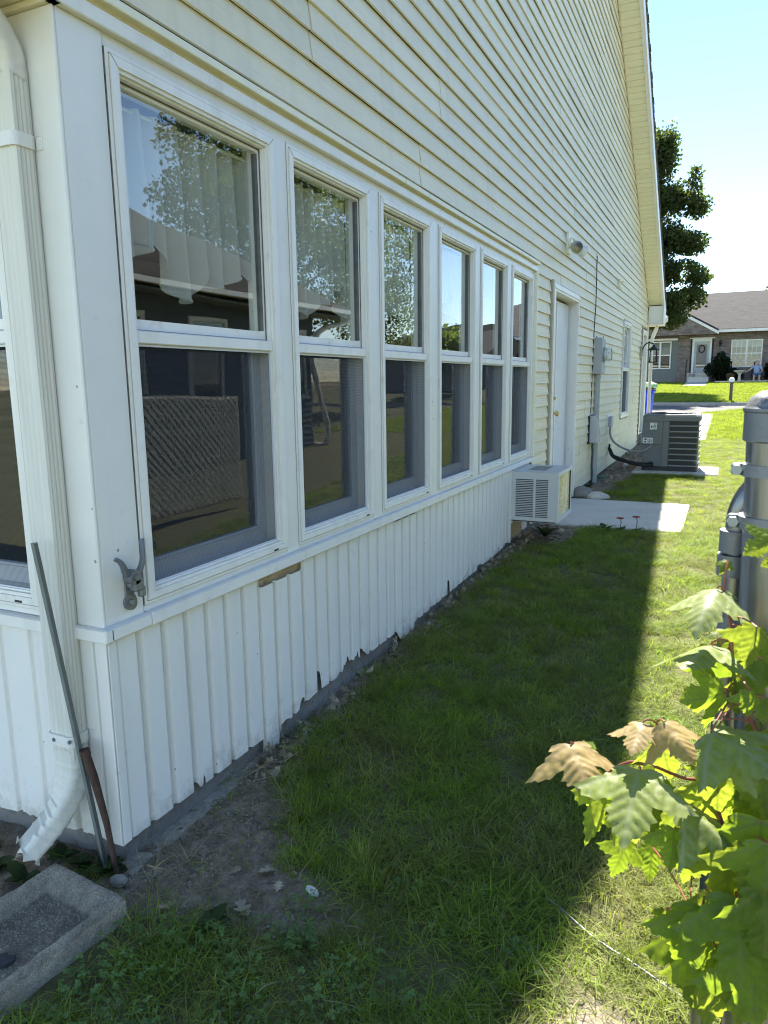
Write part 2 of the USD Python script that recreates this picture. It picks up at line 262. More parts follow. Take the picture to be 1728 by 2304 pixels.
def screenmat():
    nd = {'g': ('geometry', {}), 'w1': ('wave_texture', {'bands_direction': 'y', 'scale': 95.0}), 'w2': ('wave_texture', {'bands_direction': 'z', 'scale': 95.0}), 'mx': ('math', {'math_type': 'maximum'}), 'mr': ('map_range', {'from_min': .2, 'from_max': .95, 'to_min': .05, 'to_max': .38}),
          't': ('transparent_bsdf', {}), 'd': ('diffuse_bsdf', {'color': (.028, .030, .034)}), 'm': ('mix_closure', {})}
    MAT['s'] = usdkit.material(stage, '/World/Looks/insect_screen', nd, [('g.position', 'w1.vector'), ('g.position', 'w2.vector'), ('w1.fac', 'mx.value1'), ('w2.fac', 'mx.value2'), ('mx.value', 'mr.value'), ('mr.result', 'm.fac'), ('t.BSDF', 'm.closure1'), ('d.BSDF', 'm.closure2')], surface='m.closure'); return MAT['s']
screen_m = screenmat()
sheer_m = usdkit.material(stage, '/World/Looks/sheer_fabric', {'t': ('transparent_bsdf', {}), 'd': ('diffuse_bsdf', {'color': (.90, .89, .85)}), 'l': ('translucent_bsdf', {'color': (.7, .7, .66)}), 'm1': ('mix_closure', {'fac': .22}), 'm2': ('mix_closure', {'fac': .985})},
    [('d.BSDF', 'm1.closure1'), ('l.BSDF', 'm1.closure2'), ('t.BSDF', 'm2.closure1'), ('m1.closure', 'm2.closure2')], surface='m2.closure')
clear_m = glassmat('clear_lens', .04, (.95, .97, .97), (2, .02))

# ------------------------------------------------------------------ ground
GY = [-300, 0.5, 2, 4.0, 5.5, 8, 10.5, 14, 23.5, 29.25, 29.4, 45, 60, 400]
GZ = [-.09, -.09, -.09, -.06, -.005, -.015, .03, .05, .2, .3, .42, 1.1, 1.2, 1.6]
def gz(x, y): return np.interp(y, GY, GZ)
DIRT = Polygon([(-.02, 1.30), (-.02, 2.02), (.10, 2.05), (.22, 1.86), (.40, 1.62), (.58, 1.52), (.75, 1.45), (.64, 1.346), (.38, 1.30), (.14, 1.265), (-.05, 1.25)])
SAND = Polygon([(1.20, 1.40), (1.30, 1.46), (1.40, 1.45), (1.47, 1.36), (1.40, 1.25), (1.28, 1.27), (1.21, 1.33)])
WEED = Polygon([(-3, .4), (-.12, .4), (-.14, 1.28), (-.02, 1.38), (-3, 1.38)])
BEDS = unary_union([Polygon([(0, 8.1), (0, 15.5), (.30, 15), (.48, 12.5), (.46, 10.6), (.42, 10.0), (.33, 9.2), (.30, 8.5), (.33, 8.1)])])
LANE = Polygon([(-60, 20), (-4, 22.6), (0, 23.4), (.85, 24.5), (1.16, 25.0), (2.1, 27.2), (2.9, 29.2), (-60, 29.2)])
SLAB = sbox(.0, 6.52, 1.235, 8.06); CPAD = sbox(.40, 10.30, 1.48, 11.2); PATH = sbox(.06, 15.72, 1.2, 24.2)
HOUSE = sbox(-9, 1.39, 0, 15.65)
def inpoly(poly, x, y): return shapely.contains_xy(poly, x, y)
def wall_strip(x, y):   # worn leaf-litter strip along the wall
    w = np.interp(y, [1.9, 2.0, 2.3, 2.9, 3.8, 4.8, 5.4, 5.9, 6.4], [.25, .09, .10, .05, .055, .06, .12, .40, .46]) + .07 * (fb(x, y, 6, 3) - .5)
    return (x < w) & (y > 1.9) & (y < 6.5) & (x > -.1)
def lawn(x, y):
    dx, dy = .16 * (fb(x, y, 5, 21) - .5), .16 * (fb(x, y, 5, 22) - .5)
    bare = inpoly(DIRT, x + dx, y + dy) | inpoly(SAND, x + dx * .7, y + dy * .7) | wall_strip(x, y) | inpoly(WEED, x, y) | inpoly(BEDS, x + dx * 1.2, y + dy) | inpoly(LANE, x, y) | inpoly(SLAB.buffer(-.025), x, y) | inpoly(CPAD, x, y) | inpoly(PATH, x, y) | inpoly(HOUSE, x, y) | ((y > 44.6) & (x > -40) & (x < 40) & (y < 56))
    return np.where(bare, 0.0, 1.0)
gx = np.unique(np.r_[np.linspace(-300, -10, 16), np.linspace(-10, -1, 14), np.arange(-1, 2.6, .024), np.linspace(2.6, 12, 30), np.linspace(12, 300, 16)])
gy = np.unique(np.r_[np.linspace(-300, -4, 14), np.linspace(-4, .6, 12), np.arange(.6, 3.2, .024), np.arange(3.2, 8.6, .05), np.linspace(8.6, 16, 60), np.linspace(16, 29, 40), 29.25, 29.4, np.linspace(29.8, 60, 60), np.linspace(60, 400, 16)])
XX, YY = np.meshgrid(gx, gy, indexing='ij')
ZZ = gz(XX, YY)
near = sm(14, 7, YY) * sm(8, 4, np.abs(XX))
bare = 1 - lawn(XX, YY)
ZZ = ZZ + near * (.022 * (fb(XX, YY, 3.2, 5) - .5) + bare * .035 * (fb(XX, YY, 22, 6) - .5))
ZZ = ZZ - .03 * sm(-.02, .06, -np.abs(0) + (XX > .0) * inpoly(SLAB, XX, YY)) * 1.0
ZZ = np.where(inpoly(PATH, XX, YY) | inpoly(LANE, XX, YY), ZZ - .02, ZZ)
nx, ny = XX.shape
idx = np.arange(nx * ny).reshape(nx, ny)
F = np.concatenate([np.stack([idx[:-1, :-1], idx[1:, :-1], idx[1:, 1:]], -1).reshape(-1, 3), np.stack([idx[:-1, :-1], idx[1:, 1:], idx[:-1, 1:]], -1).reshape(-1, 3)])
def add_primvar(prim, name, vals): UsdGeom.PrimvarsAPI(UsdGeom.Mesh(prim)).CreatePrimvar(name, Sdf.ValueTypeNames.FloatArray, 'vertex').Set(Vt.FloatArray.FromNumpy(np.asarray(vals, np.float32)))
usdkit.material(stage, '/World/Looks/ground', {'a': ('attribute', {'attribute': 'lawn'}), 's': ('attribute', {'attribute': 'sand'}), 'g': ('geometry', {}),
    'n1': ('noise_texture', {'scale': 26.0, 'detail': 8.0, 'roughness': .7}), 'n2': ('noise_texture', {'scale': 2.4, 'detail': 5.0}), 'n3': ('noise_texture', {'scale': 120.0, 'detail': 4.0}),
    'soil': ('rgb_ramp', {'ramp': [(.25, (.085, .064, .043)), (.5, (.235, .19, .135)), (.72, (.40, .335, .245))]}), 'sand': ('rgb_ramp', {'ramp': [(.3, (.20, .165, .12)), (.7, (.40, .34, .25))]}),
    'turf': ('rgb_ramp', {'ramp': [(.3, (.085, .085, .035)), (.55, (.14, .135, .06)), (.75, (.21, .185, .10))]}),
    'm1': ('mix_color', {}), 'm2': ('mix_color', {}), 'b': ('bump', {'strength': .8, 'distance': .012}), 'ba': ('math', {'math_type': 'add'}), 'p': ('principled_bsdf', {'roughness': .95, 'specular_ior_level': .2})},
    [('g.position', 'n1.vector'), ('g.position', 'n2.vector'), ('g.position', 'n3.vector'), ('n1.fac', 'soil.fac'), ('n1.fac', 'sand.fac'), ('n1.fac', 'turf.fac'), ('soil.color', 'm1.a'), ('sand.color', 'm1.b'), ('s.fac', 'm1.fac'), ('m1.result', 'm2.a'), ('turf.color', 'm2.b'), ('a.fac', 'm2.fac'),
     ('n1.fac', 'ba.value1'), ('n3.fac', 'ba.value2'), ('ba.value', 'b.height'), ('b.normal', 'p.normal'), ('m2.result', 'p.base_color')], surface='p.BSDF')
gp = obj('ground', (np.stack([XX, YY, ZZ], -1).reshape(-1, 3), F), '/World/Looks/ground', smooth=True, kind='structure', label='worn lawn ground with bare soil beside the house')
from scipy.ndimage import gaussian_filter
add_primvar(gp, 'lawn', gaussian_filter(1 - bare, .7).ravel()); add_primvar(gp, 'sand', gaussian_filter(inpoly(SAND.buffer(.06), XX, YY).astype(float), 1.2).ravel())
from scipy.interpolate import RegularGridInterpolator
_g = RegularGridInterpolator((gx, gy), ZZ)
def gh(x, y): x, y = np.broadcast_arrays(np.asarray(x, float), np.asarray(y, float)); return _g(np.stack([x, y], -1))

def drape(poly, dz, step=.8):
    x0, y0, x1, y1 = poly.bounds; out = []
    ys = np.unique(np.r_[np.arange(y0, y1, step), y1])
    v, f, n = [], [], 0
    for a, b in zip(ys[:-1], ys[1:]):
        q = poly.intersection(sbox(x0, a, x1, b))
        for g in getattr(q, 'geoms', [q]):
            if g.geom_type != 'Polygon' or g.area < 1e-6: continue
            vv, ff = trimesh.creation.triangulate_polygon(g, engine='earcut'); v.append(np.c_[vv, gz(vv[:, 0], vv[:, 1]) + dz]); f.append(ff + n); n += len(vv)
    return np.vstack(v), np.vstack(f)
obj('street', drape(LANE, .006), asphalt, kind='structure', label='grey asphalt lane crossing behind the house')
kp = [(x, 29.27) for x in np.linspace(-40, 40, 41)]
kb = cat([bx(a[0], b[0] - .006, 29.2, 29.36, .2, .425) for a, b in zip(kp[:-1], kp[1:])])
obj('kerb', kb, kerb_m, kind='structure', label='low concrete kerb between lane and far lawn')
pv = thing('path', 'pale concrete front path running to the lane', 'path', kind='structure')
for i, y0 in enumerate(np.arange(15.72, 24.2, 1.21)):
    y1 = min(y0 + 1.2, 24.2); a, b = gz(0, y0), gz(0, y1); q = bx(.06, 1.2, y0, y1, 0, 1); q.vertices[:, 2] = np.where(q.vertices[:, 2] > .5, np.interp(q.vertices[:, 1], [y0, y1], [a, b]) + .015, -.1); obj('paving_slab', q, paving, pv)
obj('stoop_slab', rb(.01, 1.235, 6.53, 8.06, -.12, .0, .008), paving, label='flat pale concrete slab outside the white side door', cat='concrete slab', kind='structure')
obj('condenser_pad', rb(.40, 1.48, 10.32, 11.22, -.06, .052, .01), paving, label='small pale concrete pad under the grey condenser', cat='concrete pad')

# ------------------------------------------------------------------ house
house = thing('house', 'cream sided house with a row of white windows and white skirting', 'house')
Y0, Y1 = 1.39, 15.68
RIDGE = (8.2, 6.84); FAR = (15.7, 2.66); NEAR = (.95, 2.33)
def rake(y): return np.where(y > RIDGE[0], RIDGE[1] + (y - RIDGE[0]) * (FAR[1] - RIDGE[1]) / (FAR[0] - RIDGE[0]), RIDGE[1] + (y - RIDGE[0]) * (NEAR[1] - RIDGE[1]) / (NEAR[0] - RIDGE[0]))
gable = Polygon([(Y0, .105), (Y1, .105), (Y1, float(rake(Y1))), RIDGE, (Y0, float(rake(Y0)))])
WIN = [(1.53, 2.30), (2.38, 3.06), (3.155, 3.81), (3.92, 4.60), (4.69, 5.355), (5.45, 6.105)]
WZ = (.663, 2.14)
DOOR = (6.90, 8.13, -.01, 2.175); DOOR2 = (14.63, 15.57, .22, 2.23); WIN7 = (11.93, 12.88, .685, 2.185)
holes = [sbox(a + .03, WZ[0] + .03, b - .03, WZ[1] - .03) for a, b in WIN] + [sbox(6.9, -.1, 8.12, 2.125), sbox(14.75, .2, 15.52, 2.17), sbox(WIN7[0] + .05, WIN7[2] + .05, WIN7[1] - .05, WIN7[3] - .05), sbox(5.53, .20, 6.07, .58)]
lowz = sbox(Y0 - .1, -.2, 6.2, .64); obj('wall', px_(gable.difference(unary_union(holes + [lowz])), -.10, -.004), seam_backing, house); obj('skirt_sheathing', px_(gable.intersection(lowz).difference(unary_union(holes)), -.10, -.004), osb, house)
# foundation and footing
obj('foundation', bx(-.13, -.006, Y0 + .012, Y1, -.4, .1045), found, house)
obj('sheathing_patch', bx(-.0055, .002, 5.50, 5.94, .03, .2), osb, house)
fy = np.linspace(1.36, 2.12, 40); fo = .055 * np.interp(fy, [1.36, 1.6, 1.9, 2.12], [.9, 1, .6, .1]) + .014 * (fb(fy, fy * 0, 16, 9) - .5)
obj('footing', pz_(Polygon([(-.02, fy[0])] + [(f, y) for f, y in zip(fo, fy)] + [(-.02, fy[-1])]), -.2, -.082), chipped, house)
obj('side_wall', py_(sbox(-4, -.02, -.10, 2.3).difference(sbox(-1.02, .70, -.27, 2.1)), Y0 + .004, Y0 + .10), osb, house)
obj('side_foundation', bx(-4, -.13, Y0 + .012, Y0 + .13, -.4, -.021), found, house)
# dark rooms behind the glass
room = cat([bx(-3.4, -.11, 1.5, 6.3, .05, .09), bx(-3.4, -.11, 1.5, 6.3, 2.42, 2.46), bx(-3.44, -3.4, 1.5, 6.3, .05, 2.46), bx(-3.4, -.11, 6.3, 6.34, .05, 2.46), bx(-3.4, -1.3, 1.44, 1.5, .05, 2.46)])
obj('porch_room', room, int_wall, house)
obj('porch_floor', bx(-3.39, -.12, 1.51, 6.29, .091, .1), int_floor, house)
obj('inner_room', cat([bx(-2.4, -2.36, 6.4, 15.6, 0, 2.5), bx(-2.4, -.11, 6.4, 15.6, 2.45, 2.5), bx(-2.4, -.11, 6.4, 15.6, 0, .04), bx(-2.4, -.11, 15.5, 15.56, 0, 2.5)]), int_wall, house)
obj('rear_wall', cat([bx(-9, -8.9, Y0, Y1, -.3, 2.6), bx(-9, -.02, Y1 - .1, Y1 - .001, -.3, 2.62)]), cream, house)

# lap siding: double-course vinyl panels
C = .1016
trim_zone = unary_union([sbox(Y0 - .1, -.1, 6.205, 2.252), sbox(6.775, -.1, DOOR[1] + .005, DOOR[3] + .004), sbox(DOOR2[0] - .04, -.1, DOOR2[1] + .2, DOOR2[3] + .03), sbox(WIN7[0] - .02, WIN7[2] - .02, WIN7[1] + .02, WIN7[3] + .02), sbox(15.57, -.1, 16, 2.3)])
face = Polygon([(Y0 - .002, .02), (15.60, .02), (15.60, float(rake(15.60)) - .02), (RIDGE[0], RIDGE[1] - .02), (Y0 - .002, float(rake(Y0)) - .02)]).difference(trim_zone)
def course(poly, zb, h, off, flip=None, prof=.0145):
    v, f, n = [], [], 0
    for g in getattr(poly, 'geoms', [poly]):
        if g.geom_type != 'Polygon' or g.area < 2e-4: continue
        g = shapely.segmentize(g, .9)
        vv, ff = trimesh.creation.triangulate_polygon(g, engine='earcut')
        if trimesh.triangles.area(np.c_[vv, vv[:, 0] * 0][ff]).sum() <= 0: continue
        fx = lambda z: off + .0015 + prof * (1 - np.clip((z - zb) / h, 0, 1)) ** 1.0
        # face up
        e1 = vv[ff[:, 1]] - vv[ff[:, 0]]; e2 = vv[ff[:, 2]] - vv[ff[:, 0]]; cr = e1[:, 0] * e2[:, 1] - e1[:, 1] * e2[:, 0]
        ff = np.where((cr < 0)[:, None], ff[:, ::-1], ff)
        v.append(np.c_[fx(vv[:, 1]), vv]); f.append(ff + n); n += len(vv)
        c = np.array(g.exterior.coords)[::-1] if not g.exterior.is_ccw else np.array(g.exterior.coords)
        k = len(c) - 1
        a = np.c_[fx(c[:-1, 1]), c[:-1]]; b = np.c_[np.where(c[:-1, 1] < zb + 1e-4, a[:, 0] - .0108, -.003), c[:-1]]
        v += [a, b]; i = np.arange(k); j = (i + 1) % k
        f.append(np.concatenate([np.stack([n + i, n + k + i, n + k + j], 1), np.stack([n + i, n + k + j, n + j], 1)])); n += 2 * k
    return (np.vstack(v), np.vstack(f)) if v else None
nz = int(math.ceil((RIDGE[1] + .1) / (2 * C)))
for k in range(nz + 1):
    zb = .045 + k * 2 * C - .0
    ys = np.r_[Y0 - .1, np.arange(Y0 - 3.0 + ((k * 1.37) % 2.45), 16, 2.45)]
    ys = ys[ys >= Y0 - .1]; ys = np.r_[Y0 - .1, ys[ys > Y0 + .35], 16.2]
    for i, (a, b) in enumerate(zip(ys[:-1], ys[1:])):
        odd = i % 2
        whole = face.intersection(sbox(a + .0035, zb, b - .0035, zb + 2 * C))
        for piece in getattr(whole, 'geoms', [whole]):
            if piece.geom_type != 'Polygon' or piece.area < 3e-4: continue
            ms = []
            for j in (0, 1):
                q = piece.intersection(sbox(-5, zb + j * C, 20, zb + (j + 1) * C))
                if q.is_empty: continue
                r = course(q, zb + j * C, C, .0028 * odd + rng.uniform(0, .0008))
                if r: ms.append(trimesh.Trimesh(*r, process=False))
            if ms: obj('siding_panel', cat(ms), cream, house)
# corner, channels and trim on the long wall
obj('corner_post', cat([rb(.0, .010, Y0 - .006, 1.528, .64, 2.176, .003), rb(-.150, .010, Y0 - .016, Y0 - .006, .64, 2.176, .003)]), white_alum, house)
obj('head_board', bx(0, .006, 1.53, 6.19, 2.141, 2.175), white_alum, house)
obj('fascia_band', rb(0, .030, Y0 - .03, 6.205, 2.176, 2.216, .003), white_trim, house)
for a, b in ((Y0 - .03, 3.39), (3.40, 5.2), (5.207, 6.205)): obj('starter_channel', cat([rb(0, .047, a, b, 2.228, 2.2515, .002), bx(0, .020, a, b, 2.217, 2.228)]), cream_trim, house)
obj('end_channel', rb(0, .034, 6.165, 6.205, .646, 2.1755, .003), cream_trim, house)
obj('end_board', bx(0, .012, 6.105, 6.165, .646, 2.14), white_alum, house)
obj('sill_board', bx(0, .009, 1.529, 6.16, .6435, .660), white_alum, house)
for a, b in zip(WIN[:-1], WIN[1:]): obj('mullion_board', bx(0, .011, a[1] + .001, b[0] - .001, .645, 2.140), white_alum, house)
for i, (a, b) in enumerate(((1.378, 1.535), (1.535, 4.02), (4.022, 6.18))):
    obj('sill_cap', rb(-.002, .033 + .002 * (i % 2), a, b, .603 - .001 * (i % 2), .642 + .0012 * (i % 2), .004), white_trim, house)
obj('sill_cap', rb(-3.9, .033, Y0 - .033, Y0 - .001, .602, .6415, .004), white_trim, house)
obj('sill_board', bx(-3.9, -.152, Y0 - .009, Y0 - .0005, .6435, .660), white_alum, house)
obj('side_head_board', rb(-3.9, .029, Y0 - .030, Y0, 2.176, 2.19, .002), cream_trim, house)
obj('gable_channel', px_(Polygon([(RIDGE[0], RIDGE[1] - .034), (RIDGE[0], RIDGE[1] - .004), (15.7, 2.656), (15.7, 2.626)]), .003, .021), cream_trim, house)
obj('gable_stain', px_(Polygon([(RIDGE[0], RIDGE[1] - .048), (RIDGE[0], RIDGE[1] - .035), (15.7, 2.625), (15.7, 2.612)]), .003, .019), brown_gap, house)

# vertical skirting boards with torn bottoms
def torn(y):
    b = np.interp(y, [1.38, 2.08, 2.085, 2.20, 2.205, 2.45, 3.3, 3.35, 3.53, 3.54, 4.3, 5.0, 5.6], [-.010, -.016, -.085, -.09, -.03, .006, .0, -.055, -.055, -.02, .0, .01, .03])
    n = fb(y, y * 0 + 1.7, 40, 31, 3)
    tear = sm(.55, .8, fb(y, y * 0, 5, 8, 2)) * np.interp(y, [1.4, 2.2, 2.4, 3, 5.6], [.15, .25, 1, 1, 1])
    return b + tear * .07 * np.abs(n) + .006 * (n - .5) * (y > 2.2)
notch = [(1.70, .012, .02), (1.735, .008, .03), (4.10, .02, .09), (5.33, .015, .08), (2.50, .016, .10), (4.75, .012, .05), (2.36, .03, .04)]
def board(y0, w, top, to=lambda x, y: (x, y), low=torn):
    g = .016
    y = np.unique(np.r_[np.arange(y0, y0 + w, .004), y0, y0 + .004, y0 + w - g - .005, y0 + w - g, y0 + w])
    d = np.interp(y, [y0, y0 + .005, y0 + w - g - .006, y0 + w - g, y0 + w], [.006, .017, .017, .005, .005]); d[0] = .002
    zb = low(y)
    for c, hw, hh in notch: zb = np.maximum(zb, np.where(np.abs(y - c) < hw, -.01 + hh * (1 - ((y - c) / hw) ** 2) , zb)) if low is torn else zb
    n = len(y); mid = (top * .5 + zb * .5)
    v = np.concatenate([np.stack([d, y, np.full(n, top)], 1), np.stack([d, y, mid], 1), np.stack([d, y, zb], 1), np.stack([d - .0025, y, zb], 1), np.stack([np.full(n, .001), y, np.full(n, top)], 1)])
    f = []
    for r in (0, 1, 2):
        i = np.arange(n - 1) + r * n; f.append(np.stack([i, i + n, i + n + 1], 1)); f.append(np.stack([i, i + n + 1, i + 1], 1))
    f = np.vstack(f); v[:, 0], v[:, 1] = to(v[:, 0].copy(), v[:, 1].copy())
    return trimesh.Trimesh(v, f, process=False)
k = 0
for i in range(42):
    y0 = 1.405 + i * .0995; w = .101
    if y0 > 5.50: break
    if 3.35 < y0 < 3.42: w = .101
    top = .603
    if 2.08 < y0 < 2.32: top = .562
    if 3.26 < y0 < 3.50: top = .590
    obj('skirt_board', board(y0, min(w, 5.53 - y0), top), white_vinyl, house, smooth=40)
obj('skirt_board', board(5.93, .14, .19, low=lambda y: .03 + .03 * fb(y, y * 0, 40, 3)), white_vinyl, house, smooth=40)
obj('skirt_corner', cat([rb(-.004, .0195, Y0 - .018, Y0 + .018, -.012, .602, .004), rb(-.03, .0180, Y0 - .0195, Y0 - .004, -.014, .601, .004)]), white_trim, house)
obj('skirt_end', rb(.0, .02, 5.50, 5.532, .02, .602, .003), white_trim, house)
low2 = lambda x: -.02 + .02 * fb(x, x * 0, 30, 12, 3) - .02 * sm(-.3, -.6, x)
for i in range(24):
    s = -.035 - i * .128
    obj('skirt_board', board(-s, .129, .602, to=lambda d, y: (-y, Y0 - d), low=lambda y: low2(-y)), white_vinyl, house, smooth=40)

# windows
def lock(y, z): return cat([rb(-.075, -.045, y - .022, y + .022, z, z + .012, .003), lathe([(0, 0), (.016, 0), (.014, .012), (.006, .016), (0, .016)], 12).apply_translation((-.06, y + .004, z + .01)) , rb(-.066, -.052, y - .03, y + .004, z + .016, z + .024, .002)])
def make_window(w, z0, z1, mid, to, frame_t=.048, parent=None):
    """origin at the left lower outer corner of the casing; outward +x, along +y."""
    z0, z1, mid = z0, z1, mid
    A = lambda m: m.apply_transform(to)
    fr = cat([ring(.001, w - .001, z0 + .001, z1 - .001, .034, .002, .0075), ring(0, w, z0, z1, .009, .0076, .0150), ring(.0122, w - .0122, z0 + .0122, z1 - .0122, (.024, .024, .020, .024), .0076, .0195), ring(.0364, w - .0364, z0 + .0324, z1 - .0364, .010, -.085, .0135), ring(.0466, w - .0466, z0 + .0426, z1 - .0466, .006, -.085, .004)])
    fr = fr
    W_ = obj('window', A(fr), white_trim, parent)
    a, b = .0528, w - .0528; zl, zt = z0 + .0488, z1 - .0528
    obj('caulk_joint', A(cat([ring(.0092, w - .0092, z0 + .0092, z1 - .0092, .0029, .0076, .0086), ring(-.0015, w + .0015, z0 + .0015, z1 + .0015, .0024, .0, .0118)])), gap_shade, W_)  # dark rings paint the shade at the bottom of the casing grooves
    mt = [(.0125, z1 - .0125, .036, z1 - .036), (w - .0125, z1 - .0125, w - .036, z1 - .036)]
    obj('mitre_joint', A(cat([px_(LineString([(p, q), (s_, t_)]).buffer(.0009, cap_style=2), .0190, .0199) for p, q, s_, t_ in mt])), gap_shade, W_)
    obj('weatherstrip', A(cat([ring(.0530, w - .0530, mid + .004, z1 - .0530, .0035, -.0155, -.0125), bx(-.040, -.016, w - .0664, w - .0650, mid + .04, z1 - .068)])), gap_shade, W_)  # dark strips stand in for the shadow gap between jamb and upper sash
    obj('upper_sash', A(ring(a, b, mid + .002, zt, (.012, .012, .034, .012), -.040, -.016)), white_trim, W_)
    obj('meeting_rail', A(rb(-.014, .008, a - .006, b + .006, mid - .032, mid + .004, .003)), white_trim, W_)
    obj('upper_pane', A(bx(-.029, -.027, a + .0122, b - .0122, mid + .0362, zt - .0122)), glass, W_)
    obj('lower_sash', A(ring(a, b, zl, mid + .004, (.030, .030, .05, .030), -.075, -.046)), sash_grey, W_)
    obj('lower_sash_bead', A(ring(a + .0302, b - .0302, zl + .0502, mid - .0262, .008, -.070, -.050)), sash_grey, W_)
    obj('lower_pane', A(bx(-.061, -.059, a + .0384, b - .0384, zl + .0584, mid - .0344)), glass, W_)
    obj('insect_screen', A(bx(-.006, -.0055, a + .004, b - .004, zl + .003, mid - .034)), screen_m, W_)
    obj('screen_frame', A(ring(a - .003, b + .003, zl - .003, mid - .0325, .007, -.010, -.001)), sash_grey, W_)
    for s in (.27, .73): obj('sash_lock', A(lock(a + (b - a) * s, mid + .006)), white_trim, W_)
    for z in (.10, .55): obj('screen_latch', A(rb(-.014, -.002, a + .003, a + .028, zl + z, zl + z + .022, .002)), black, W_)
    obj('weep_slot', A(bx(.010, .0196, w * .86, w * .86 + .03, z0 + .014, z0 + .021)), ink, W_)
    return W_
def T(x=0, y=0, z=0, rz=0):
    m = trimesh.transformations.rotation_matrix(rz, (0, 0, 1)); m[:3, 3] = (x, y, z); return m
for a, b in WIN: make_window(b - a, WZ[0], WZ[1], 1.438, T(0, a, 0), parent=house)
make_window(.78, WZ[0], WZ[1], 1.438, T(-1.0, Y0, 0, -math.pi / 2), parent=house)
# far narrow window with an oval grille
w7 = obj('window', cat([ring(0, .95, .685, 2.185, .05, .002, .03), ring(.051, .899, .736, 2.134, .03, -.05, .018)]).apply_translation((0, WIN7[0], 0)), white_trim, house, label='narrow window with an oval grille in the upper pane')
a, b = WIN7[0] + .081, WIN7[1] - .081
obj('meeting_rail', rb(-.03, .014, a - .02, b + .02, 1.42, 1.475, .004), white_trim, w7)
obj('upper_pane', bx(-.022, -.020, a, b, 1.475, 2.104), glass, w7); obj('lower_pane', bx(-.047, -.045, a, b, .766, 1.42), glass, w7)
obj('insect_screen', bx(-.012, -.0115, a, b, .766, 1.42), screen_m, w7)
ov = [((0), (a + b) / 2 + math.cos(t) * (b - a) * .44, 1.78 + math.sin(t) * .31) for t in np.linspace(0, 2 * math.pi, 40)]
obj('oval_grille', tube([(-.015, y, z) for _, y, z in ov], .010, 6), white_trim, w7)
for q in (-.2, .2): obj('grille_bar', tube([(-.0155, a, 1.78 + q), (-.0155, b, 1.78 + q)], .006, 6), white_trim, w7)
# white side doors in recessed casings
def make_door(y0, y1, z0, z1, oy0, oy1, oz1, lab):
    d = obj('door', rb(-.12, -.075, oy0 + .015, oy1 - .035, z0 + .02, oz1 - .03, .004), door_white, house, label=lab)
    obj('door_casing', cat([rb(.002, .030, y0, oy0, z0, z1, .004), rb(.002, .030, oy1, y1, z0, z1, .004), rb(.002, .028, oy0, oy1, oz1, z1, .003), rb(.028, .036, y0 + .02, y1 - .0, z1 - .05, z1 - .03, .002)]), white_trim, d)
    obj('door_jamb', cat([bx(-.13, .002, oy0 - .02, oy0, z0, oz1), bx(-.13, .002, oy1, oy1 + .02, z0, oz1), bx(-.13, .002, oy0, oy1, oz1, oz1 + .02)]), white_alum, d)
    obj('weatherstrip', bx(-.125, -.0865, oy1 - .034, oy1 - .014, z0 + .02, oz1 - .03), black, d)
    obj('door_bead', rb(-.0749, -.068, oy0 + .52, oy0 + .57, z0 + .1, oz1 - .05, .002), white_trim, d)
    obj('threshold', rb(-.13, .02, oy0 + .001, oy1 - .001, z0 - .01, z0 + .019, .004), grey_metal, d)
    return d
d1 = make_door(6.855, 8.13, .005, 2.172, 6.93, 8.095, 2.10, 'white side door with brass deadbolt and knob')
for z, r in ((1.112, .028), (.962, .03)):
    obj('rosette', lathe([(0, 0), (r, 0), (r, .012), (r * .7, .016), (0, .016)], 20).apply_transform(T(-.075, 7.34, z) @ trimesh.transformations.rotation_matrix(math.pi / 2, (0, 1, 0))), brass, d1)
obj('door_knob', lathe([(0, .016), (.011, .016), (.011, .035), (.026, .042), (.030, .055), (.026, .068), (.012, .074), (0, .074)], 20).apply_transform(T(-.075, 7.34, .962) @ trimesh.transformations.rotation_matrix(math.pi / 2, (0, 1, 0))), brass, d1)
obj('deadbolt', cyl((-.06, 7.34, 1.112), (-.035, 7.34, 1.112), .017), brass, d1)
obj('door_channel', cat([rb(.0, .030, 6.80, 6.853, -.0, 2.19, .003)]), tan_trim, house); obj('stained_gap', bx(-.003, .006, 6.772, 6.799, .02, 2.17), brown_gap, house)
obj('door_channel', rb(.0, .024, 8.132, 8.15, 0, 2.18, .002), white_trim, house)
make_door(14.70, 15.56, .24, 2.22, 14.80, 15.48, 2.13, 'narrow white door at the far end of the side wall')
obj('door_channel', rb(.0, .03, 14.655, 14.698, .05, 2.26, .003), tan_trim, house)
obj('door_step', rb(-.05, .09, 14.75, 15.55, -.05, .222, .01), stone, house)
obj('corner_post', rb(-.06, .03, 15.60, 15.70, .0, 2.62, .004), cream_trim, house)

# roof: soffit panels, rake fascia, shingles, eave return box
OV = .285
dirv = np.array([RIDGE[0] - FAR[0], RIDGE[1] - FAR[1]]); Ls = np.linalg.norm(dirv); dirv /= Ls; nrm = np.array([dirv[1], -dirv[0]]) * (-1 if dirv[1] * 1 < 0 else 1)
nrm = np.array([-dirv[1], dirv[0]]); nrm = nrm if nrm[1] > 0 else -nrm
def along(s, h): p = np.array(FAR) + dirv * s + nrm * h; return (p[0], p[1])
s = .12; n = 0
while s < Ls - .01:
    e = min(s + .3, Ls); parts = []
    for q in range(3):
        a, b = s + (e - s) * q / 3, s + (e - s) * (q + 1) / 3
        parts.append(px_(Polygon([along(a + .004, 0), along(b - .004, 0), along(b - .004, .01), along(a + .004, .01)]), .022, OV))
    parts.append(px_(Polygon([along(s + .002, .006), along(e - .002, .006), along(e - .002, .014), along(s + .002, .014)]), .02, OV))
    obj('soffit_panel', cat(parts), cream_trim, house); s = e
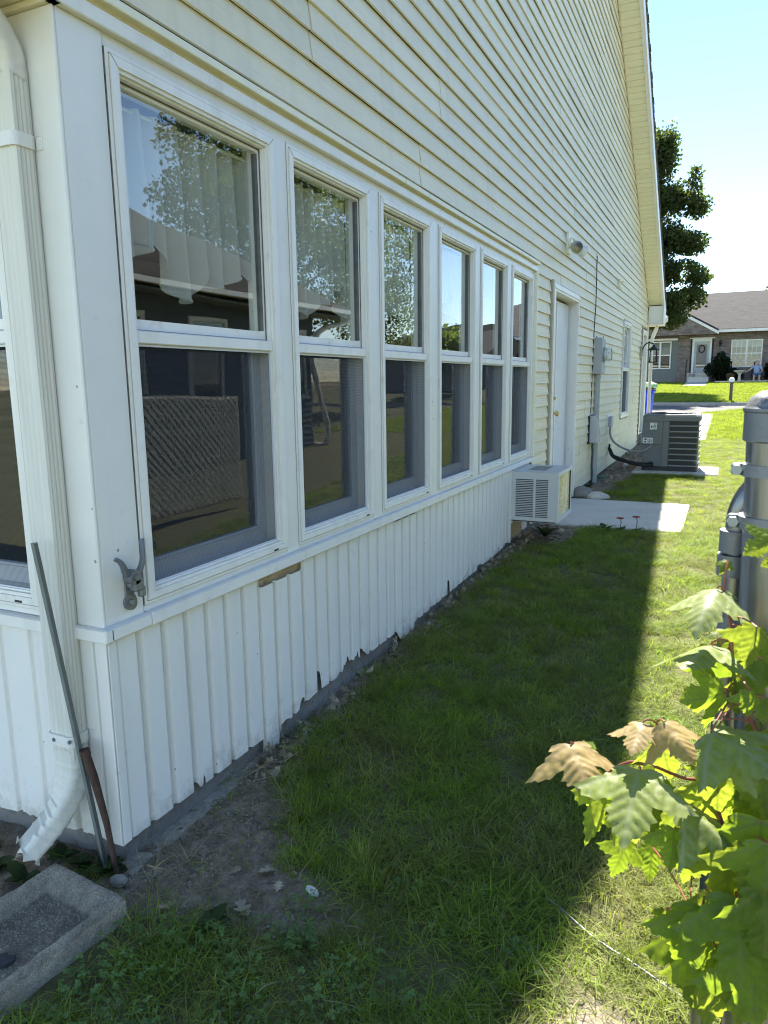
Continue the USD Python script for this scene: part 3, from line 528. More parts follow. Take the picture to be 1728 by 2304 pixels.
obj('rake_fascia', cat([px_(Polygon([along(.0, -.012), along(Ls + .05, -.012), along(Ls + .05, .150), along(.0, .150)]), OV, OV + .02), px_(Polygon([along(.0, -.014), along(Ls, -.014), along(Ls, .004), along(.0, .004)]), OV - .03, OV - .0005)]), white_alum, house)
obj('rake_board', px_(Polygon([RIDGE, (NEAR[0], NEAR[1] - .0), (NEAR[0], NEAR[1] + .15), (RIDGE[0], RIDGE[1] + .17)]), OV, OV + .02), white_alum, house)
rp = cat([px_(Polygon([along(-.25, .155), along(Ls + .075, .155), along(Ls + .075, .185), along(-.25, .185)]), -9, OV + .032), px_(Polygon([(RIDGE[0], RIDGE[1] + .175), (NEAR[0] - .1, NEAR[1] + .10), (NEAR[0] - .1, NEAR[1] + .14), (RIDGE[0], RIDGE[1] + .21)]), -9, OV + .032)])
obj('roof', rp, shingle, house)
tabs = cat([px_(Polygon([along(t, .186), along(t + .13, .186), along(t + .13, .190), along(t, .198)]), -.4, OV + .036 + .004 * (i % 3)) for i, t in enumerate(np.arange(-.2, Ls, .14))])
obj('shingle_courses', tabs, shingle, house)
obj('near_soffit', cat([px_(Polygon([RIDGE, (1.6, float(rake(1.6))), (1.6, float(rake(1.6)) + .01), (RIDGE[0], RIDGE[1] + .01)]), .0, OV), bx(-9, .0, .92, Y0 - .001, 2.1905, 2.36)]), cream_trim, house)
obj('eave_return', rb(.0005, .029, .92, Y0 - .0305, 2.192, 2.40, .003), white_trim, house)
ey = 15.56
obj('eave_box', cat([rb(.024, OV + .005, ey, 16.05, 2.365, 2.70, .004), rb(.004, OV + .021, ey - .012, 16.06, 2.34, 2.364, .003)]), white_alum, house)
obj('eave_fascia', rb(OV + .006, OV + .024, ey - .02, 16.06, 2.366, 2.80, .003), white_trim, house)
obj('gutter', rb(-9, OV + .06, 16.07, 16.18, 2.42, 2.55, .02), white_trim, house)
obj('eave_soffit', bx(-9, .0, 15.7, 16.06, 2.40, 2.42), cream_trim, house)
dsec = rrect(.095, .06, .012, 3)
dp = obj('downspout', sweep([(.095, 15.76, .1), (.095, 15.76, 2.05)], dsec), chalk_white, house)
obj('elbow', sweep(smoothpath([(.095, 15.76, 2.0), (.10, 15.78, 2.1), (.15, 15.86, 2.26), (.165, 15.9, 2.42)], 14), dsec * 1.03), white_trim, dp)

# corner downspout with elbows and straps
sec = rrect(.086, .06, .016, 4)
for i in range(len(sec)):                # corrugated faces
    pass
rib = []
for (x, y) in sec:
    rib.append((x, y))
sec2 = []
w, d = .086, .060
def rib_side(p0, p1, nn, depth, nrm_):
    out = []
    for t in np.linspace(.08, .92, nn): out.append(np.array(p0) * (1 - t) + np.array(p1) * t + np.array(nrm_) * depth * (.5 - .5 * math.cos(t * math.pi * 2 * 5)) * -1)
    return out
hw, hd = w / 2, d / 2
sec2 = rib_side((-hw, -hd), (hw, -hd), 31, .0022, (0, -1)) + rib_side((hw, -hd), (hw, hd), 15, .002, (1, 0)) + rib_side((hw, hd), (-hw, hd), 9, .0, (0, 1)) + rib_side((-hw, hd), (-hw, -hd), 15, .002, (-1, 0))
sec2 = np.array(sec2)
cx, cy = -.121, 1.342
ds = obj('downspout', sweep([(cx - .002, cy, .262), (cx, cy, 2.03)], sec2, n0=(1, 0, 0)), chalk_white, house, smooth=35)
def elbow(pts, n, s0, crimp):
    p = smoothpath(pts, n); sc = s0 - .05 * np.exp(-((((np.arange(n) / crimp) % 1) - .5) / .13) ** 2); return sweep(p, rrect(w, d, .018, 4), sc, n0=(1, 0, 0), cap=False)
obj('elbow', elbow([(cx, cy, 2.02), (cx, cy - .002, 2.075), (cx, cy - .05, 2.14), (cx, cy - .14, 2.20), (cx, cy - .26, 2.25), (cx, cy - .4, 2.3)], 73, 1.03, 8), chalk_white, ds, smooth=25)
LOP = [(cx - .002, cy, .285), (cx - .004, cy - .003, .205), (cx - .014, cy - .022, .135), (cx - .038, cy - .058, .07), (cx - .066, cy - .10, .02), (cx - .074, cy - .112, .006)]
def twist(path, s, sc):
    p_ = smoothpath(path, 73); sc_ = np.ones(73) * sc; lo_ = []
    t_ = np.gradient(p_, axis=0); t_ /= np.linalg.norm(t_, axis=1)[:, None]
    for i_ in range(73):
        a_ = math.radians(-38) * sm(8, 60, i_); n_ = np.array([math.cos(a_), math.sin(a_), 0]); n_ = n_ - t_[i_] * (n_ @ t_[i_]); n_ /= np.linalg.norm(n_); b_ = np.cross(t_[i_], n_); lo_.append(p_[i_] + sc * (1 - (-.07 * math.exp(-((((i_ / 7) % 1) - .5) / .13) ** 2) if 8 < i_ < 66 else 0)) * (s[:, :1] * n_ + s[:, 1:] * b_))
    k_ = len(s); f_ = [(i_ * k_ + j_, i_ * k_ + (j_ + 1) % k_, i_ * k_ + (j_ + 1) % k_ + k_) for i_ in range(72) for j_ in range(k_)] + [(i_ * k_ + j_, i_ * k_ + (j_ + 1) % k_ + k_, i_ * k_ + j_ + k_) for i_ in range(72) for j_ in range(k_)]
    return trimesh.Trimesh(np.vstack(lo_), np.array(f_), process=False)
lo = twist(LOP, rrect(w, d, .018, 4), 1.04)
kk = len(rrect(w, d, .018, 4)); v = lo.vertices
v[-kk:] += rng.normal(0, .006, (kk, 3)); v[:kk] += np.c_[np.zeros(kk), np.zeros(kk), rng.normal(0, .008, kk)]
obj('elbow', lo, chalk_white, ds, smooth=25)
li = twist(LOP, rrect(w * .95, d * .94, .018, 4), 1.02); li.update_faces(np.tile(np.arange(72) > 45, (len(rrect(w, d, .018, 4)), 1)).T.ravel().tolist() * 2); obj('elbow_lining', li, grey_metal, ds)
for z, nm in ((1.878, 0), (.318, 1)):
    st = sweep([(cx - .001, cy - .002, z - .016), (cx - .001, cy - .002, z + .016)], rrect(w + .012, d + .010, .018, 4), n0=(1, 0, 0))
    s_ = obj('strap', cat([st, rb(cx + .044, cx + .066, cy + .028, cy + .047, z - .016, z + .016, .002)]), white_alum, ds)
    for dx in ((-.028, -.012) if nm == 0 else (-.02, .04)): obj('screw', lathe([(0, 0), (.006, 0), (.005, .003), (0, .004)], 10).apply_transform(T(cx + dx, cy - .037, z + .004 * (dx > -.02)) @ trimesh.transformations.rotation_matrix(math.pi / 2, (1, 0, 0))), galv_cast, s_)

# ------------------------------------------------------------------ curtains behind the panes
for i, (a, b) in enumerate(WIN[:4] + [(-.96, -.30)]):
    n, mz = 90, 26; u = np.linspace(0, 1, n); v = np.linspace(0, 1, mz); U, V = np.meshgrid(u, v, indexing='ij')
    r = np.random.default_rng(40 + i)
    hem = 1.74 - .12 * np.abs(np.sin(u * math.pi * 3.0 + .3 + i)) ** .6 + .05 * np.sin(u * 9 + i) - .05 * u
    if i > 2: hem += .12
    z = 2.07 - (2.07 - hem[:, None]) * V
    fold = (.030 + .022 * V) * np.sin(U * 2 * math.pi * 8.5 + 2.2 * np.sin(U * 5 + i) + i) + .012 * np.sin(U * 31) * V
    y = (a + .06) + (b - a - .12) * U if i < 4 else a + (b - a) * U
    pts = np.stack([-.098 + fold * .7, y, z], -1) if i < 4 else np.stack([y, Y0 + .14 + fold, z], -1)
    idx = np.arange(n * mz).reshape(n, mz); f = np.concatenate([np.stack([idx[:-1, :-1], idx[1:, :-1], idx[1:, 1:]], -1).reshape(-1, 3), np.stack([idx[:-1, :-1], idx[1:, 1:], idx[:-1, 1:]], -1).reshape(-1, 3)])
    lab = ['sheer white valance behind the nearest large window', 'sheer white valance with a pointed hem behind the second window', 'sheer white valance behind the third window', 'sheer white valance behind the fourth window', 'sheer white valance behind the window round the corner'][i]
    c = thing('curtain', lab, 'curtain')
    obj('fabric', (pts.reshape(-1, 3), f), sheer_m, c, smooth=True)
    e = pts[:, -1]; obj('hem', tube(e, .004, 5), sheer_m, c); obj('rod', tube([pts[0, 0] + [0, 0, -.01], pts[-1, 0] + [0, 0, -.01]], .006, 6), white_trim, c)

# ------------------------------------------------------------------ things on and against the wall
g = thing('gate_latch', 'grey forked metal gate latch screwed to the white corner post', 'gate latch', (0.0105, 1.472, 0))
def lobe(pts, r, sc): return sweep(smoothpath(pts, 14), np.array(rrect(.016, .008, .003, 2)) * r, sc)
obj('base_plate', cat([rb(.0, .006, -.016, .016, .695, .775, .002), px_(Point(0, .690).buffer(.023).union(Point(.006, .683).buffer(.018)), .0, .007)]), galv_cast, g)
obj('fork', cat([lobe([(.018, -.005, .765), (.024, -.03, .785), (.027, -.046, .815), (.02, -.060, .828)], 1.25, np.linspace(1.1, .8, 14)), lobe([(.018, .012, .765), (.026, .030, .79), (.028, .036, .83), (.02, .044, .862)], 1.35, np.linspace(1.1, .9, 14))]), galv_cast, g)
obj('hub', cat([cyl((0.004, 0, .764), (.034, 0, .764), .021), cyl((.034, 0, .764), (.041, 0, .764), .010, 6), rb(.008, .034, -.006, .030, .722, .758, .004), rb(.012, .030, .018, .040, .700, .73, .004)]), galv_cast, g)
obj('bolt', cat([cyl((.004, -.002, .74), (.022, -.002, .74), .009, 6), cyl((.004, 0, .69), (.014, 0, .69), .008, 6)]), grey_metal, g)

g = thing('metal_strip', 'long thin grey metal bar leaning across the downspout', 'metal bar')
p0, p1 = np.array([-.036, 1.352, -.10]), np.array([-.088, 1.262, .895])
barp = np.array([(-.008, -.003), (.008, -.003), (.008, .003), (-.008, .003)])
obj('bar', sweep([p0, p1], barp, n0=(1, .35, 0)), old_metal, g); obj('flange', sweep([p0 + [.007, -.005, 0], p1 + [.007, -.005, 0]], barp * [.3, 2.0], n0=(1, .35, 0)), old_metal, g)
g = thing('rusty_pipe', 'short rusty tapered iron stake leaning on the white skirting corner', 'iron stake')
obj('shaft', tube([(.016, 1.345, -.11), (.000, 1.335, .08), (-.022, 1.325, .22), (-.034, 1.315, .292)], .0105, 14, [.62, .85, 1.1, 1.15]), rust, g)
obj('head', cyl((-.0345, 1.3148, .290), (-.0365, 1.314, .306), .0145, 16), rust, g)
def rock(name, c, s, seed, m=stone, **kw):
    k = trimesh.creation.icosphere(3, 1.0); v = k.vertices; v *= (1 + .5 * (meshkit.fbm(v * 1.6 + 7, 4, seed) - .5))[:, None]; k.vertices = v * s + c
    return obj(name, k, m, smooth=40, **kw)
rock('stone', (.045, 1.318, -.075), (.026, .02, .016), 1, label='small rounded stone at the foot of the leaning stake', cat='stone')
rock('stone', (.10, 8.28, .03), (.12, .11, .075), 2, label='brownish stone beside the white door casing', cat='stone')
rock('stone', (.27, 8.24, .0), (.13, .10, .06), 3, paving, label='pale flat stone at the edge of the door slab', cat='stone')

# window air conditioner through the wall
g = thing('wall_air_conditioner', 'beige louvred air conditioner sticking out of the white skirting', 'air conditioner')
ax, ay0, ay1, az0, az1 = .385, 5.535, 6.06, .195, .59
slot = []
for (a, b) in ((.050, .190), (.208, .305)):
    for z in np.linspace(.235, .525, 22): slot.append(sbox(a, z, b, z + .0075))
obj('near_side', py_(sbox(.0, az0, ax - .02, az1 - .01).difference(unary_union(slot)), ay0, ay0 + .004), ac_beige, g)
obj('cabinet', cat([rb(-.2, ax, ay0, ay1, az1 - .012, az1, .003), rb(-.2, ax, ay0, ay1, az0 - .002, az0 + .012, .003), bx(-.2, ax - .02, ay1 - .006, ay1, az0 + .01, az1 - .01), rb(ax - .02, ax, ay0, ay0 + .03, az0 + .01, az1 - .01, .003), rb(ax - .02, ax, ay1 - .022, ay1, az0 + .01, az1 - .01, .003), rb(ax - .02, ax + .001, ay0 + .028, ay1 - .02, az0, az0 + .035, .003), rb(ax - .02, ax + .001, ay0 + .028, ay1 - .02, az1 - .03, az1 - .002, .003)]), ac_beige, g)
obj('inner_core', bx(-.15, ax - .04, ay0 + .02, ay1 - .01, az0 + .02, az1 - .02), ac_dark, g)
obj('coil', bx(ax - .03, ax - .012, ay0 + .03, ay1 - .022, az0 + .034, az1 - .03), coil_fin, g)
obj('coil_edge', bx(ax - .012, ax - .004, ay1 - .03, ay1 - .023, az0 + .036, az1 - .032), ac_dark, g)
for z in np.linspace(.235, .525, 22)[::1]:
    pass
obj('louver', cat([bx(a, b, ay0 - .0012, ay0 + .003, z + .0075, z + .0095) for a, b in ((.050, .190), (.208, .305)) for z in np.linspace(.235, .525, 22)]), ac_beige, g)
obj('top_vent', cat([bx(.12, .25, ay0 + .14 + i * .02, ay0 + .15 + i * .02, az1, az1 + .0025) for i in range(14)] + [bx(.115, .255, ay0 + .13, ay0 + .42, az1 - .001, az1 + .0012)]), grey_metal, g)
obj('sleeve', ring(ay0 - .018, ay1 + .02, az0 - .02, az1 + .005, .016, .0, .022), white_trim, g)

# flood light
g = thing('flood_light', 'twin floodlight on a cream plate above the side door', 'floodlight', (0, 7.46, 0))
obj('mount_plate', rb(.008, .035, -.075, .075, 2.50, 2.70, .008), cream_trim, g)
obj('canopy', cyl((.035, 0, 2.60), (.055, 0, 2.60), .045, 20), cream_trim, g)
for (d, l, m) in (((.55, -.75, -.35), 'clear glass floodlight lamp facing the camera', 'clear'), ((.75, .45, -.45), 'white floodlight lamp facing away', 'white')):
    d = np.array(d) / np.linalg.norm(d); b0 = np.array([.05, .02 * np.sign(d[1]), 2.585]); b1 = b0 + d * .055
    arm = obj('lamp_holder', tube([b0, b1], .018, 12), cream_trim, g)
    R = trimesh.geometry.align_vectors((0, 0, 1), d); R[:3, 3] = b1
    obj('lamp', lathe([(0, 0), (.02, 0), (.03, .02), (.052, .055), (.060, .085), (.055, .098), (0, .108)], 24).apply_transform(R), white_alum if m == 'white' else meter_grey, arm, smooth=40, label=l)
    if m == 'clear':
        obj('lens', lathe([(0, .112), (.054, .101), (.054, .1), (0, .109)], 24).apply_transform(R), clear_m, arm); obj('reflector', lathe([(0, .1105), (.03, .1075), (.047, .1035), (.047, .103), (0, .109)], 18).apply_transform(R), galv, arm)
g = thing('junction_box', 'small cream box on the siding above the narrow window', 'junction box', (0, 11.2, 0)); obj('box', rb(.008, .045, -.05, .05, 2.575, 2.70, .008), cream_trim, g); obj('nozzle', cyl((.045, 0, 2.66), (.075, -.02, 2.65), .018), cream_trim, g)

g = thing('wall_cable', 'thin black cable hanging down the siding to the utility box', 'cable')
obj('cable', tube(smoothpath([(.018, 9.2, 2.75), (.022, 9.19, 2.5), (.02, 9.22, 2.2), (.02, 9.17, 1.9), (.016, 9.18, 1.75), (.016, 9.17, 1.3), (.016, 9.16, .86)], 40), .006, 6), black, g); obj('clip', rb(.006, .026, 9.185, 9.215, 2.735, 2.765, .003), white_trim, g)
for i, yy in enumerate((9.13, 9.21)): obj('loose_wire', tube(smoothpath([(.03, yy, .55), (.06, yy - .03, .40), (.04, yy + .06, .25), (.06, yy - .02, .12), (.03, yy + .02, -.02)], 30), .005, 6), black, g)
g = thing('electric_meter', 'grey electric meter box with round glass dial on the siding', 'electric meter')
obj('box', rb(.008, .10, 9.25, 9.56, 1.36, 1.79, .006), meter_grey, g); obj('cover', rb(.0995, .108, 9.262, 9.548, 1.372, 1.775, .003), meter_grey, g)
obj('collar', cyl((.107, 9.405, 1.595), (.125, 9.405, 1.595), .092, 28), grey_metal, g); dl = obj('dial', cyl((.125, 9.405, 1.595), (.16, 9.405, 1.595), .062, 28), label_white, g)
obj('dial_mark', cat([bx(.1601, .1612, 9.375, 9.435, 1.60, 1.62), bx(.1601, .1612, 9.385, 9.41, 1.565, 1.585)]), ink, dl)
obj('glass_cover', lathe([(.085, 0), (.085, .055), (.072, .075), (0, .08), (0, .0795), (.071, .0745), (.0845, .055), (.0845, 0)], 28).apply_transform(T(.125, 9.405, 1.595) @ trimesh.transformations.rotation_matrix(math.pi / 2, (0, 1, 0))), clear_m, g, smooth=40)
obj('hub', cat([cyl((.05, 9.4, 1.79), (.05, 9.4, 1.80), .03), cyl((.03, 9.3, 1.79), (.03, 9.3, 1.815), .008, 6), cyl((.08, 9.5, 1.79), (.08, 9.5, 1.82), .008, 6)]), meter_grey, g)
obj('conduit', cat([cyl((.046, 9.4, -.1), (.046, 9.4, 1.36), .036, 20), cyl((.046, 9.4, 1.30), (.046, 9.4, 1.36), .042, 20), cyl((.046, 9.4, .08), (.046, 9.4, .16), .040, 20)]), meter_grey, g, smooth=30)
obj('seal_tag', rb(.006, .014, 9.62, 9.70, 1.22, 1.34, .002), label_white, g); obj('seal_mark', bx(.014, .0152, 9.635, 9.685, 1.25, 1.29), ink, g)
g = thing('utility_box', 'sloped light grey utility box below the meter conduit', 'utility box')
pr = Polygon([(.008, .535), (.118, .535), (.125, .62), (.078, .855), (.008, .855)]); obj('cover', py_(pr, 9.06, 9.30), plastic_grey, g); obj('back_plate', rb(.004, .03, 9.03, 9.33, .52, .865, .003), black, g)
g = thing('disconnect_box', 'small grey electrical disconnect box on a white plate', 'disconnect box')
obj('plate', rb(.004, .022, 10.60, 10.88, .585, .80, .004), white_trim, g); obj('box', rb(.022, .066, 10.655, 10.83, .62, .775, .005), meter_grey, g)
g = thing('electric_whip', 'grey flexible conduit looping from the disconnect box to the condenser', 'conduit')
obj('hose', tube(smoothpath([(.045, 10.70, .62), (.05, 10.68, .55), (.085, 10.62, .46), (.21, 10.55, .365), (.38, 10.48, .315), (.53, 10.46, .325), (.60, 10.47, .37), (.625, 10.495, .40)], 60), .014, 10, 1 + .06 * (np.arange(60) % 2)), slat_grey, g, smooth=True)
g = thing('refrigerant_line', 'black foam wrapped refrigerant line running into the condenser', 'pipe')
rl = smoothpath([(-.02, 10.85, .32), (.03, 10.83, .30), (.07, 10.78, .235), (.18, 10.66, .185), (.32, 10.56, .155), (.46, 10.50, .135), (.58, 10.49, .13), (.66, 10.50, .14)], 70)
obj('foam_sleeve', tube(rl, .028, 12, 1 + .35 * (fb(np.arange(70) * .13, np.zeros(70), 1, 4) - .5)), black, g, smooth=True); obj('wall_plate', rb(.004, .012, 10.80, 10.88, .22, .40, .002), white_trim, g)
obj('torn_foam', cat([sweep(smoothpath([(.55, 10.49, .14), (.60, 10.47, .16), (.645, 10.475, .175)], 6), np.array([(-.022, -.004), (.022, -.004), (.022, .004), (-.022, .004)])), sweep(smoothpath([(.02, 10.82, .31), (.035, 10.78, .36), (.03, 10.76, .375)], 6), np.array([(-.012, -.004), (.012, -.004), (.012, .004), (-.012, .004)]))]), black, g)

# condenser
g = thing('condenser_unit', 'dark grey outdoor condenser with horizontal slats on a concrete pad', 'condenser')
X0, X1, YA, YB, ZB, ZT = .50, 1.222, 10.50, 11.16, .053, .815
rp = sbox(X0, YA, X1, YB)
def rr(inset, r): return sbox(X0 + inset + r, YA + inset + r, X1 - inset - r, YB - inset - r).buffer(r, quad_segs=6)
obj('base_pan', pz_(rr(.006, .05), ZB, ZB + .055), cond_dark, g); obj('coil', pz_(rr(.022, .05), ZB + .05, ZT - .06), cond_dark, g)
cap = trimesh.convex.convex_hull(np.vstack([np.c_[np.array(rr(-.004, .06).exterior.coords), np.full(len(rr(-.004, .06).exterior.coords), z)] for z in (ZT - .085, ZT - .02)] + [np.c_[np.array(rr(.015, .06).exterior.coords), np.full(len(rr(.015, .06).exterior.coords), ZT)]]))
obj('top_cap', cap, cond_grey, g, smooth=35)
obj('fan_grille', cat([tube([(.861 + math.cos(t) * r, 10.83 + math.sin(t) * r, ZT + .008) for t in np.linspace(0, 2 * math.pi, 40)], .004, 5) for r in (.06, .12, .18, .24, .29)]), cond_dark, g)
pl = obj('service_panel', cat([rb(X0 + .002, X0 + .255, YA - .004, YA + .03, .41, ZT - .086, .004), rb(X0 + .012, X0 + .245, YA + .012, YA + .04, ZB + .06, .41, .004), rb(X0 - .002, X0 + .03, YA, YA + .3, ZB + .06, ZT - .086, .006)]), cond_grey, g)
obj('post', rb(X0 + .262, X0 + .345, YA - .002, YA + .03, ZB + .058, ZT - .086, .006), cond_grey, g); obj('post', rb(X0 + .240, X0 + .262, YA + .002, YA + .03, ZB + .058, ZT - .086, .003), cond_grey, g)
for z in np.linspace(ZB + .075, ZT - .15, 8):
    c = np.array([(X0 + .35, YA - .001)] + [(X1 - .05 + .05 * math.sin(t), YA + .049 - .05 * math.cos(t)) for t in np.linspace(0, math.pi / 2, 7)] + [(X1, YB - .06)])
    obj('slat', sweep([(x, y, z) for x, y in c], np.array([(-.006, -.009), (.006, -.007), (.006, .007), (-.006, .009)])), slat_grey, g)
for (a, b, z0, z1, nm) in ((X0 + .095, X0 + .185, .615, .705, 0), (X0 + .01, X0 + .14, .425, .50, 1)):
    s_ = obj('label_sticker', bx(a, b, YA - .0062, YA - .0042, z0, z1), label_white, g)
    if nm == 0: obj('sticker_print', cat([bx(a + .045, b - .008, YA - .0068, YA - .0063, z1 - .02 - i * .018, z1 - .012 - i * .018) for i in range(4)]), ink, s_); obj('sticker_logo', bx(a + .012, a + .032, YA - .0068, YA - .0063, z0 + .02, z0 + .05), ink_green, s_)
    else: obj('sticker_print', cat([bx(a + .02, a + .05, YA - .0068, YA - .0063, z0 + .045, z0 + .065), bx(a + .02, a + .045, YA - .0068, YA - .0063, z0 + .012, z0 + .03)] + [bx(a + .06, b - .008, YA - .0068, YA - .0063, z0 + .012 + i * .014, z0 + .018 + i * .014) for i in range(4)]), ink, s_)

# lantern by the far door
g = thing('wall_lantern', 'small black wall lantern on a bracket near the far corner', 'lantern')
obj('back_plate', rb(.01, .05, 14.42, 14.56, 1.66, 1.90, .01), tan_trim, g); obj('bracket', tube(smoothpath([(.05, 14.48, 1.72), (.06, 14.48, 1.86), (.10, 14.48, 1.925), (.24, 14.48, 1.925)], 16), .012, 8), dark_iron, g)
obj('roof_cap', lathe([(0, .10), (.02, .085), (.03, .06), (.11, .0), (.108, -.01), (0, .0)], 8).apply_translation((.245, 14.48, 1.82)), dark_iron, g)
obj('cage', cat([tube([(.245 + sx * .05, 14.48 + sy * .05, 1.82), (.245 + sx * .06, 14.48 + sy * .06, 1.60)], .009, 6) for sx in (-1, 1) for sy in (-1, 1)] + [bx(.165, .325, 14.40, 14.56, 1.585, 1.605), ring(-.06, .06, -.006, .006, .004, 0, .01).apply_translation((.245, 14.48, 1.70))]), dark_iron, g)
obj('glass', bx(.20, .29, 14.435, 14.525, 1.606, 1.80), clear_m, g)

# hose end and litter by the corner
g = thing('downspout_adapter', 'white and green plastic scraps lying by the siding', 'plastic scrap', (.25, 10.9, .03)); obj('scrap', cat([sweep(smoothpath([(0, 0, .03), (.08, .2, .06), (.2, .3, .03), (.28, .25, .07)], 12), rrect(.05, .02, .005, 2))]), label_white, g)
g = thing('splash_scrap', 'small green plastic piece at the foot of the siding', 'plastic scrap', (.07, 9.75, -.02)); obj('scrap', rb(-.03, .06, -.08, .08, 0, .06, .012), mat('green_plastic', (.02, .12, .06), .5), g)

# splash block
nx_, ny_ = 60, 140
sx = np.linspace(-.128, .165, nx_); sy = np.linspace(.42, 1.262, ny_); SX, SY = np.meshgrid(sx, sy, indexing='ij')
cxs = -.065; hwid = .237
edge = np.minimum(np.abs(SX - sx[0]), np.abs(SX - sx[-1])); back = sy[-1] - SY
rim = np.maximum(1 - sm(.018, .075, edge), 1 - sm(.022, .10, back))
SZ = -.075 + .052 * rim - .02 * sm(.0, .8, sy[-1] - SY) + .010 * (fb(SX, SY, 30, 14) - .5) + .006 * (fb(SX, SY, 90, 15) - .5)
out = np.minimum(np.minimum(edge, back), SY - sy[0]); SZ -= .014 * (1 - np.clip(out / .012, 0, 1)) ** 2
SX2 = SX + .012 * np.where(out < .02, fb(SX, SY, 14, 17) - .5, 0)
top = np.stack([SX2, SY, SZ], -1); idx = np.arange(nx_ * ny_).reshape(nx_, ny_)
f = [np.stack([idx[:-1, :-1], idx[1:, :-1], idx[1:, 1:]], -1).reshape(-1, 3), np.stack([idx[:-1, :-1], idx[1:, 1:], idx[:-1, 1:]], -1).reshape(-1, 3)]
loop = np.r_[idx[:, 0], idx[-1, 1:], idx[-2::-1, -1], idx[0, -2:0:-1]]; V = top.reshape(-1, 3); lowv = V[loop].copy(); lowv[:, 2] = -.16; n0 = len(V); k = np.arange(len(loop)); j = (k + 1) % len(loop)
f += [np.stack([loop[k], n0 + k, n0 + j], 1), np.stack([loop[k], n0 + j, loop[j]], 1)]
A = trimesh.transformations.rotation_matrix(math.radians(-6), (0, 0, 1), (-.12, 1.257, 0))
g = thing('splash_block', 'worn concrete splash block under the downspout outlet', 'splash block'); ff = np.vstack(f); vv = np.vstack([V, lowv]); rv = np.r_[rim.ravel(), np.ones(len(lowv))]; fl = rv[ff].mean(1) < .35
obj('tray', trimesh.Trimesh(vv, ff[~fl], process=False).apply_transform(A), aggregate, g, smooth=50); obj('channel', trimesh.Trimesh(vv, ff[fl], process=False).apply_transform(A), aggregate_dark, g, smooth=50)
ch = Polygon([(0, -.035), (.028, -.01), (.035, .018), (.02, .036), (.004, .022), (-.012, .03), (-.028, .012), (-.024, -.012)]); c_ = pz_(affinity.scale(ch, .8, .8), -.0, .007); c_.apply_translation((.0, .985, -.079)); obj('slate_chip', c_, mat('slate_chip', (.035, .036, .04), .7), label='flat dark chip lying in the splash block', cat='slate chip')
sh = trimesh.creation.icosphere(3, 1); v = sh.vertices; v[:, 2] = np.where(v[:, 2] < 0, v[:, 2] * .15, v[:, 2]); sh.vertices = v * (.021, .014, .010) * (1 + .15 * (meshkit.fbm(v * 2, 3, 5) - .5))[:, None]; sh.apply_transform(trimesh.transformations.rotation_matrix(.5, (0, 1, 0))); sh.apply_translation((.555, 1.517, float(gh(.555, 1.517)) + .012))
obj('pale_shell', sh, shell_m, smooth=True, label='pale rounded shell fragment lying on the bare soil', cat='shell')
def lobed_leaf(L, seed):
    r = np.random.default_rng(seed); pts = []
    for s in (1, -1):
        side = [(.03, 0), (.06, .12), (.20, .22), (.24, .30), (.10, .36), (.30, .50), (.34, .60), (.12, .62), (.24, .78), (.20, .88), (.08, .86), (0, 1)]
        pts += [(x * s * r.uniform(.8, 1.15), y) for x, y in (side if s == 1 else side[::-1][1:])]
    p = Polygon(pts).buffer(0); p = max(getattr(p, 'geoms', [p]), key=lambda q: q.area); p = shapely.segmentize(p, .06); q = np.vstack([np.array(p.exterior.coords)[:-1], [(0, t) for t in np.linspace(.06, .94, 14)]])
    from scipy.spatial import Delaunay
    t = Delaunay(q).simplices; c = q[t].mean(1); t = t[shapely.contains_xy(p, c[:, 0], c[:, 1])]
    z = .22 * np.abs(q[:, 0]) + .10 * np.sin(q[:, 1] * 5 + seed) * .6 + .08 * (q[:, 1] - .5) ** 2
    return np.c_[q, z] * L, t
for i, (x, y, L, a, lab) in enumerate([(.415, 1.555, .055, 2.2, 'pale dry lobed oak leaf on the bare soil'), (.47, 1.47, .045, .4, 'dry oak leaf curled beside the pale shell'), (.45, 1.365, .07, 1.0, 'twisted pale oak leaf at the edge of the clover'), (.24, 1.33, .06, 2.8, 'brown oak leaf near the splash block corner'), (.30, 1.48, .04, -1, 'small grey oak leaf in the middle of the soil'), (.60, 1.36, .05, .2, 'dry oak leaf at the right end of the soil patch')]):
    v, t = lobed_leaf(L, i); R = trimesh.transformations.euler_matrix(.15, .1, a)[:3, :3]; v = v @ R.T + [x, y, float(gh(x, y)) + .008]; obj('oak_leaf', (v, t), straw, smooth=True, label=lab, cat='dead leaf')

# fence post, gate
g = thing('fence_post', 'thick galvanised fence post with a domed cap', 'fence post', (1.565, 1.1, 0))
obj('post', tube([(.042, 0, -.2), (0, 0, 1.245)], .0368, 32), galv, g, smooth=40)
obj('cap', lathe([(.0368, 1.205), (.0405, 1.207), (.0405, 1.244), (.0425, 1.246), (.0425, 1.250), (.0385, 1.254), (.034, 1.264), (.022, 1.272), (.008, 1.2745), (0, 1.2748)], 36), galv_cast, g, smooth=35)
for z, h in ((1.167, .016), (1.095, .018)):
    obj('clamp_band', cat([tube([(0, 0, z - h / 2 - .0), (0, 0, z + h / 2)], .0395, 32), rb(-.052, -.034, -.006, .010, z - h / 2, z + h / 2, .003)]), galv_cast, g, smooth=40); obj('bolt', cat([cyl((-.045, -.012, z), (-.045, .018, z), .004, 8), cyl((-.045, -.014, z), (-.045, -.006, z), .0075, 6)]), grey_metal, g)
g = thing('gate', 'galvanised tube gate hung beside the fence post', 'gate', (1.5295, 1.165, 0))
